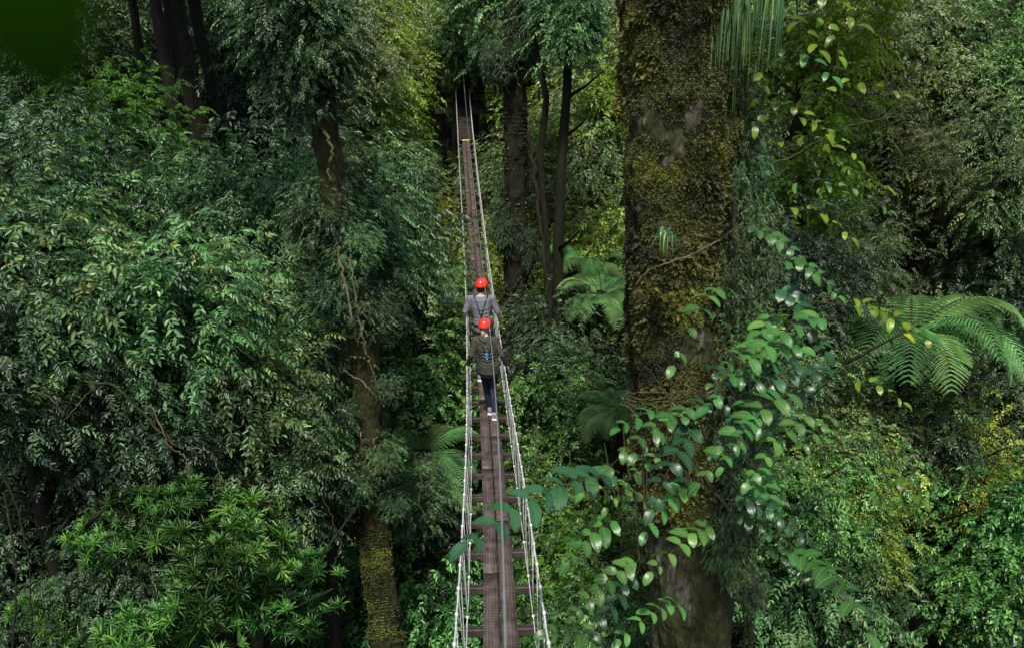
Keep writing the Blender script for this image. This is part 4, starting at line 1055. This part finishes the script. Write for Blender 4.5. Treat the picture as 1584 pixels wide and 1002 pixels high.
def helmet(parent, c, s, turn):
    R = Matrix.Rotation(turn, 3, 'Z'); mb = MB(); seg, rg = 28, 10
    vs = []; 
    for i in range(rg + 1):
        a = (PI * .53) * i / rg
        for k in range(seg):
            b = 2 * PI * k / seg; rx, ry, rz = .104, .124, .108
            if i == rg: rx *= 1.05; ry *= 1.05
            z = rz * math.cos(a); vs.append(c + R @ V3(rx * math.sin(a) * math.cos(b), ry * math.sin(a) * math.sin(b), z + .025 - (.018 if math.sin(b) < -.3 and i > rg - 3 else 0)) * s)
    fs = [(i * seg + k, i * seg + (k + 1) % seg, (i + 1) * seg + (k + 1) % seg, (i + 1) * seg + k) for i in range(rg) for k in range(seg)]
    mb.add(vs, fs)
    h = mb.build('helmet', M['helmet'], parent)
    so = h.modifiers.new('solid', 'SOLIDIFY'); so.thickness = .008
    pk = MB(); pk.tube([c + R @ V3(x, .128 - x * x * 3, .012) * s for x in (-.07, -.035, 0, .035, .07)], [(.006, .018)] * 5, 6); pk.build('peak', M['helmet'], h)
    for x in (-.055, 0, .055):
        v = MB()
        v.tube([c + R @ V3(x, -.132 * math.sin(a) * (1 - abs(x) * 1.2), .025 + .121 * math.cos(a) * (1 - abs(x) * 1.6)) * s for a in (.55, .75, .95)], [(.009, .003), (.011, .003), (.009, .003)], 6)
        v.build('vent', M['vent'], h)
    b = MB(); b.tube([c + R @ V3(.116 * math.cos(t), .137 * math.sin(t), .0) * s for t in [2 * PI * i / 24 for i in range(25)]], .0045, 5, False); b.build('rim', M['vent'], h)
    return h

def person(base, H, man, label):
    """base: point on the deck between the feet"""
    k = H / 1.75
    rt = empty('person', base, label, 'person')
    if man:
        hip = V3(-.02, 0, .93) * k; chest = V3(-.05, .03, 1.30) * k; neck = V3(-.05, .05, 1.50) * k; hd = V3(-.035, .075, 1.63) * k
        sh = [V3(-.235, .03, 1.44) * k, V3(.145, .03, 1.44) * k]; el = [V3(-.33, -.02, 1.20) * k, V3(.25, .0, 1.19) * k]
        wr = [V3(-.355, .14, 1.0) * k, V3(.28, .16, 1.0) * k]
        an = [V3(-.075, -.18, .10) * k, V3(.075, .18, .09) * k]; kn = [V3(-.10, .03, .52) * k, V3(.09, .17, .53) * k]; turn = -.55
        sw, top_m, leg_m, sk = 1.0, 'shirt', 'trouser', .0
    else:
        hip = V3(-.03, 0, .90) * k; chest = V3(-.075, .06, 1.26) * k; neck = V3(-.10, .10, 1.46) * k; hd = V3(-.10, .14, 1.585) * k
        sh = [V3(-.25, .08, 1.39) * k, V3(.06, .08, 1.39) * k]; el = [V3(-.33, .02, 1.13) * k, V3(.20, .02, 1.13) * k]
        wr = [V3(-.40, .14, .93) * k, V3(.275, .12, .93) * k]
        an = [V3(-.02, .16, .09) * k, V3(.065, -.12, .11) * k]; kn = [V3(-.085, .16, .50) * k, V3(.035, .06, .51) * k]; turn = -.35
        sw, top_m, leg_m = .9, 'jacket', 'navy'
    # body, one continuous surface
    mb, q = head(rt, hd, k, None, None, turn)
    mb.tube([neck - V3(0, .01, .05), neck + V3(0, 0, .03), hd - V3(0, .01, .06)], [.062 * k, .054 * k, .052 * k], 10)
    tor = [(hip - V3(0, 0, .06), .15, .105), (hip + V3(0, 0, .06), .155, .11), (hip.lerp(chest, .5), .135 * sw, .10), (chest, .165 * sw, .115), (chest.lerp(neck, .6), .165 * sw, .10), (neck, .07, .06)]
    def tline(extra=0.): return [p for p, a, b in tor], [((b + extra) * k, (a + extra) * k) for p, a, b in tor]
    P_, R_ = tline(); mb.tube(P_, R_, 14)
    for i, sd in ((0, -1), (1, 1)):
        mb.tube([sh[i], sh[i].lerp(el[i], .4), el[i], el[i].lerp(wr[i], .4), wr[i]], [.052 * k, .046 * k, .037 * k, .037 * k, .024 * k], 9)
        hand(mb, wr[i], (wr[i] - el[i]), sd)
        hj = hip + V3(sd * .075, 0, -.03) * k
        mb.tube([hj, hj.lerp(kn[i], .4), kn[i], kn[i].lerp(an[i], .35), an[i]], [.086 * k, .076 * k, .052 * k, .054 * k, .034 * k], 10)
        mb.tube([an[i] + V3(0, -.03, -.04), an[i] + V3(0, .05, -.06), an[i] + V3(0, .14, -.07)], [(.03, .03), (.035, .03), (.03, .02)], 8)
    solid(mb, 'body', M['skin'], rt, .0065, 2)
    # hair
    hb = MB(); 
    R = Matrix.Rotation(turn, 3, 'Z')
    hb.ball(hd + R @ V3(0, -.022, .012) * k, (.084 * k, .092 * k, .108 * k), 16, 10)
    if not man:
        hb.tube([hd + R @ V3(0, -.09, -.03) * k, hd + R @ V3(.01, -.115, -.08) * k, hd + R @ V3(.0, -.10, -.17) * k], [.035 * k, .034 * k, .018 * k], 8)
    ho = hb.build('hair', M['hair'] if man else M['hair2'], rt)
    helmet(rt, hd + V3(0, -.005, .035) * k, k, turn)
    # top
    tb = MB(); P_, R_ = tline(.016 if man else .024); 
    tb.tube(P_[0:5] + [neck - V3(0, 0, .015)], R_[0:4] + [(R_[4][0] + .012, R_[4][1] + .012), (.078 * k, .09 * k)], 16)
    for i, sd in ((0, -1), (1, 1)):
        if man: tb.tube([sh[i] + V3(-sd * .07, 0, .005), sh[i] + V3(sd * .012, 0, .004), sh[i].lerp(el[i], .35), sh[i].lerp(el[i], .85), el[i]], [.07 * k, .076 * k, .064 * k, .056 * k, .055 * k], 10)
        else: tb.tube([sh[i] + V3(-sd * .07, 0, .005), sh[i] + V3(sd * .012, 0, .004), sh[i].lerp(el[i], .5), el[i], el[i].lerp(wr[i], .5), wr[i]], [.07 * k, .077 * k, .060 * k, .055 * k, .048 * k, .040 * k], 10)
    if not man:
        tb.tube([hip + V3(0, 0, -.05) * k, hip + V3(0, 0, -.13) * k], [(.135 * k, .172 * k), (.13 * k, .17 * k)], 14)
        for j in range(6):  # folds
            z = .98 + .055 * j
            tb.tube([V3(-.14 - .02 * j * .3, -.075, z) * k, V3(-.05, -.125 + .02 * (j > 3), z - .02) * k, V3(.08, -.075, z + .01) * k], .016 * k, 6)
    else:
        for j in range(5):
            z = 1.02 + .07 * j
            tb.tube([V3(-.14, -.07, z) * k, V3(-.04, -.10, z - .02) * k, V3(.09, -.07, z + .01) * k], .014 * k, 6)
    top = solid(tb, 'jacket' if not man else 't_shirt', M[top_m], rt, .009, 3)
    if not man:
        hb = MB(); hb.tube([neck + V3(-.09, -.02, .0) * k, neck + V3(-.06, -.09, -.03) * k, neck + V3(0, -.12, -.07) * k, neck + V3(.06, -.09, -.03) * k, neck + V3(.09, -.02, 0) * k], [.03, .042, .05, .042, .03], 8)
        solid(hb, 'hood', M['jacket'], top, .009, 2)
    # legs
    lb = MB(); lb.tube([hip + V3(0, 0, .05) * k, hip - V3(0, 0, .05) * k], [(.118 * k, .162 * k), (.12 * k, .165 * k)], 14)
    g = .012 if man else .004
    for i, sd in ((0, -1), (1, 1)):
        hj = hip + V3(sd * .075, 0, -.03) * k
        lb.tube([hj, hj.lerp(kn[i], .4), kn[i], kn[i].lerp(an[i], .35), an[i] + V3(0, 0, .02)], [(.09 + g) * k, (.08 + g) * k, (.056 + g) * k, (.058 + g) * k, (.038 + g * 1.5) * k], 12)
    solid(lb, 'trousers' if man else 'leggings', M[leg_m], rt, .009, 2)
    for i in (0, 1):
        a_ = an[i]; lift = a_.z - .09 * k
        sb = MB(); sb.tube([a_ + V3(0, -.045, -.035), a_ + V3(0, .02, -.045), a_ + V3(0, .10, -.06), a_ + V3(0, .155, -.065)], [(.035, .036), (.042, .040), (.034, .042), (.022, .032)], 10)
        sb.tube([a_ + V3(0, -.02, .03), a_ + V3(0, -.02, -.03)], [.040, .042], 10)
        sh_ = solid(sb, 'shoe', M['shoe'], rt, .007, 2)
        so = MB(); so.box(a_ + V3(0, .052, -.082), (.078, .25, .024), None, .008); so.build('sole', M['sole'], sh_, smooth=False)
    # harness: straps on the back, belt, thigh loops
    hs_ = MB(); by = -.118 * k if man else -.125 * k
    def strap(pts, w=.024):
        hs_.tube([V3(*p) * k for p in pts], [(w * k, .006 * k)] * len(pts), 8)
    cx = chest.x / k; cy = chest.y / k
    if man:
        strap([(cx - .115, cy + .03, 1.51), (cx - .10, cy - .09, 1.46), (cx - .02, cy - .145, 1.24), (cx + .02, cy - .14, 1.12), (cx + .02, cy - .135, .98)], .03)
        strap([(cx + .125, cy + .03, 1.51), (cx + .10, cy - .09, 1.46), (cx + .03, cy - .145, 1.24), (cx + .01, cy - .14, 1.12)], .03)
    else:
        strap([(cx - .09, cy - .05, 1.42), (cx - .06, cy - .150, 1.32), (cx + .01, cy - .155, 1.20), (cx + .03, cy - .16, 1.05), (cx + .04, cy - .16, .92)], .034)
        strap([(cx + .12, cy - .05, 1.40), (cx + .08, cy - .150, 1.30), (cx + .02, cy - .155, 1.20)], .03)
    n = 24; rx, ry = (.178, .132) if man else (.186, .146)
    hs_.tube([hip + V3(rx * math.cos(2 * PI * i / n), ry * math.sin(2 * PI * i / n), .07 if man else -.06) * k for i in range(n + 1)], [(.022 * k, .006)] * (n + 1), 8, False)
    for i, sd in ((0, -1), (1, 1)):
        c_ = (hip + V3(sd * .078, 0, -.03) * k).lerp(kn[i], .30)
        hs_.tube([c_ + V3(.096 * math.cos(2 * PI * j / n), .096 * math.sin(2 * PI * j / n), .02 * math.cos(2 * PI * j / n) * sd) * k for j in range(n + 1)], [(.018 * k, .006)] * (n + 1), 8, False)
    hr = hs_.build('harness', M['black'], rt)
    if not man:
        b = MB(); b.box(V3(cx + .012, cy - .178, 1.17) * k, (.05, .035, .09), None, .01); b.build('blue_pad', M['blue'], hr, smooth=False)
        b = MB(); b.box(V3(cx + .018, cy - .178, 1.12) * k, (.03, .03, .03), None, .008); b.build('buckle', M['sole'], hr, smooth=False)
    # lanyard up to the cable
    lb_ = MB(); top_ = cable_pt(base.y + .25) - base; s0 = V3(cx + .12, cy + .14, 1.15) * k
    lb_.tube([s0, s0.lerp(top_, .5) + V3(.04, .05, -.03), top_], .006, 6); lb_.build('lanyard', M['black'], hr)
    return rt

person(dk(13.1) + Vector((.03, 0, .0)), 1.60, False, 'walker in olive jacket, navy leggings and red helmet, nearer on the bridge')
person(dk(15.25) + Vector((-.03, 0, .0)), 1.80, True, 'walker in charcoal t-shirt with crossed black straps and red helmet, farther on the bridge')

# ------------------------------------------------------------------ camera, light, world
cam = bpy.data.cameras.new('camera'); co = bpy.data.objects.new('camera', cam); C.objects.link(co)
co.location = (0, 0, CAMZ); co.rotation_euler = (PI / 2 - PITCH, 0, 0)
cam.sensor_width = 36; cam.lens = 36 * F / 1584; cam.clip_start = .02; cam.clip_end = 1000
cam.dof.use_dof = True; cam.dof.focus_distance = 13.5; cam.dof.aperture_fstop = 2.8
sc_ = bpy.context.scene; sc_.camera = co

EL, AZ = math.radians(61), math.radians(-174)      # azimuth measured from +Y (view direction), negative = left
w = bpy.data.worlds.new('World'); sc_.world = w; w.use_nodes = True
nt = w.node_tree; nt.nodes.clear()
sky = nt.nodes.new('ShaderNodeTexSky'); sky.sky_type = 'NISHITA'; sky.sun_disc = False
sky.sun_elevation = EL; sky.sun_rotation = AZ; sky.dust_density = 3.0; sky.air_density = 1.0
bg = nt.nodes.new('ShaderNodeBackground'); bg.inputs[1].default_value = .15
wo = nt.nodes.new('ShaderNodeOutputWorld'); nt.links.new(sky.outputs[0], bg.inputs[0]); nt.links.new(bg.outputs[0], wo.inputs[0])
sl = bpy.data.lights.new('sun', 'SUN'); sl.energy = 5.0; sl.angle = math.radians(3); sl.color = (1, .95, .86)
so = bpy.data.objects.new('sun', sl); C.objects.link(so); so.location = (0, 0, 60)
dirv = Vector((math.sin(AZ) * math.cos(EL), math.cos(AZ) * math.cos(EL), math.sin(EL)))
so.rotation_euler = dirv.to_track_quat('Z', 'Y').to_euler()
sc_.view_settings.view_transform = 'Standard'; sc_.view_settings.look = 'None'; sc_.view_settings.exposure = 0; sc_.view_settings.gamma = 1
cy_ = sc_.cycles
cy_.max_bounces = 5; cy_.diffuse_bounces = 3; cy_.glossy_bounces = 2; cy_.transmission_bounces = 3; cy_.transparent_max_bounces = 4
cy_.use_denoising = True
print('objects', len(bpy.data.objects))
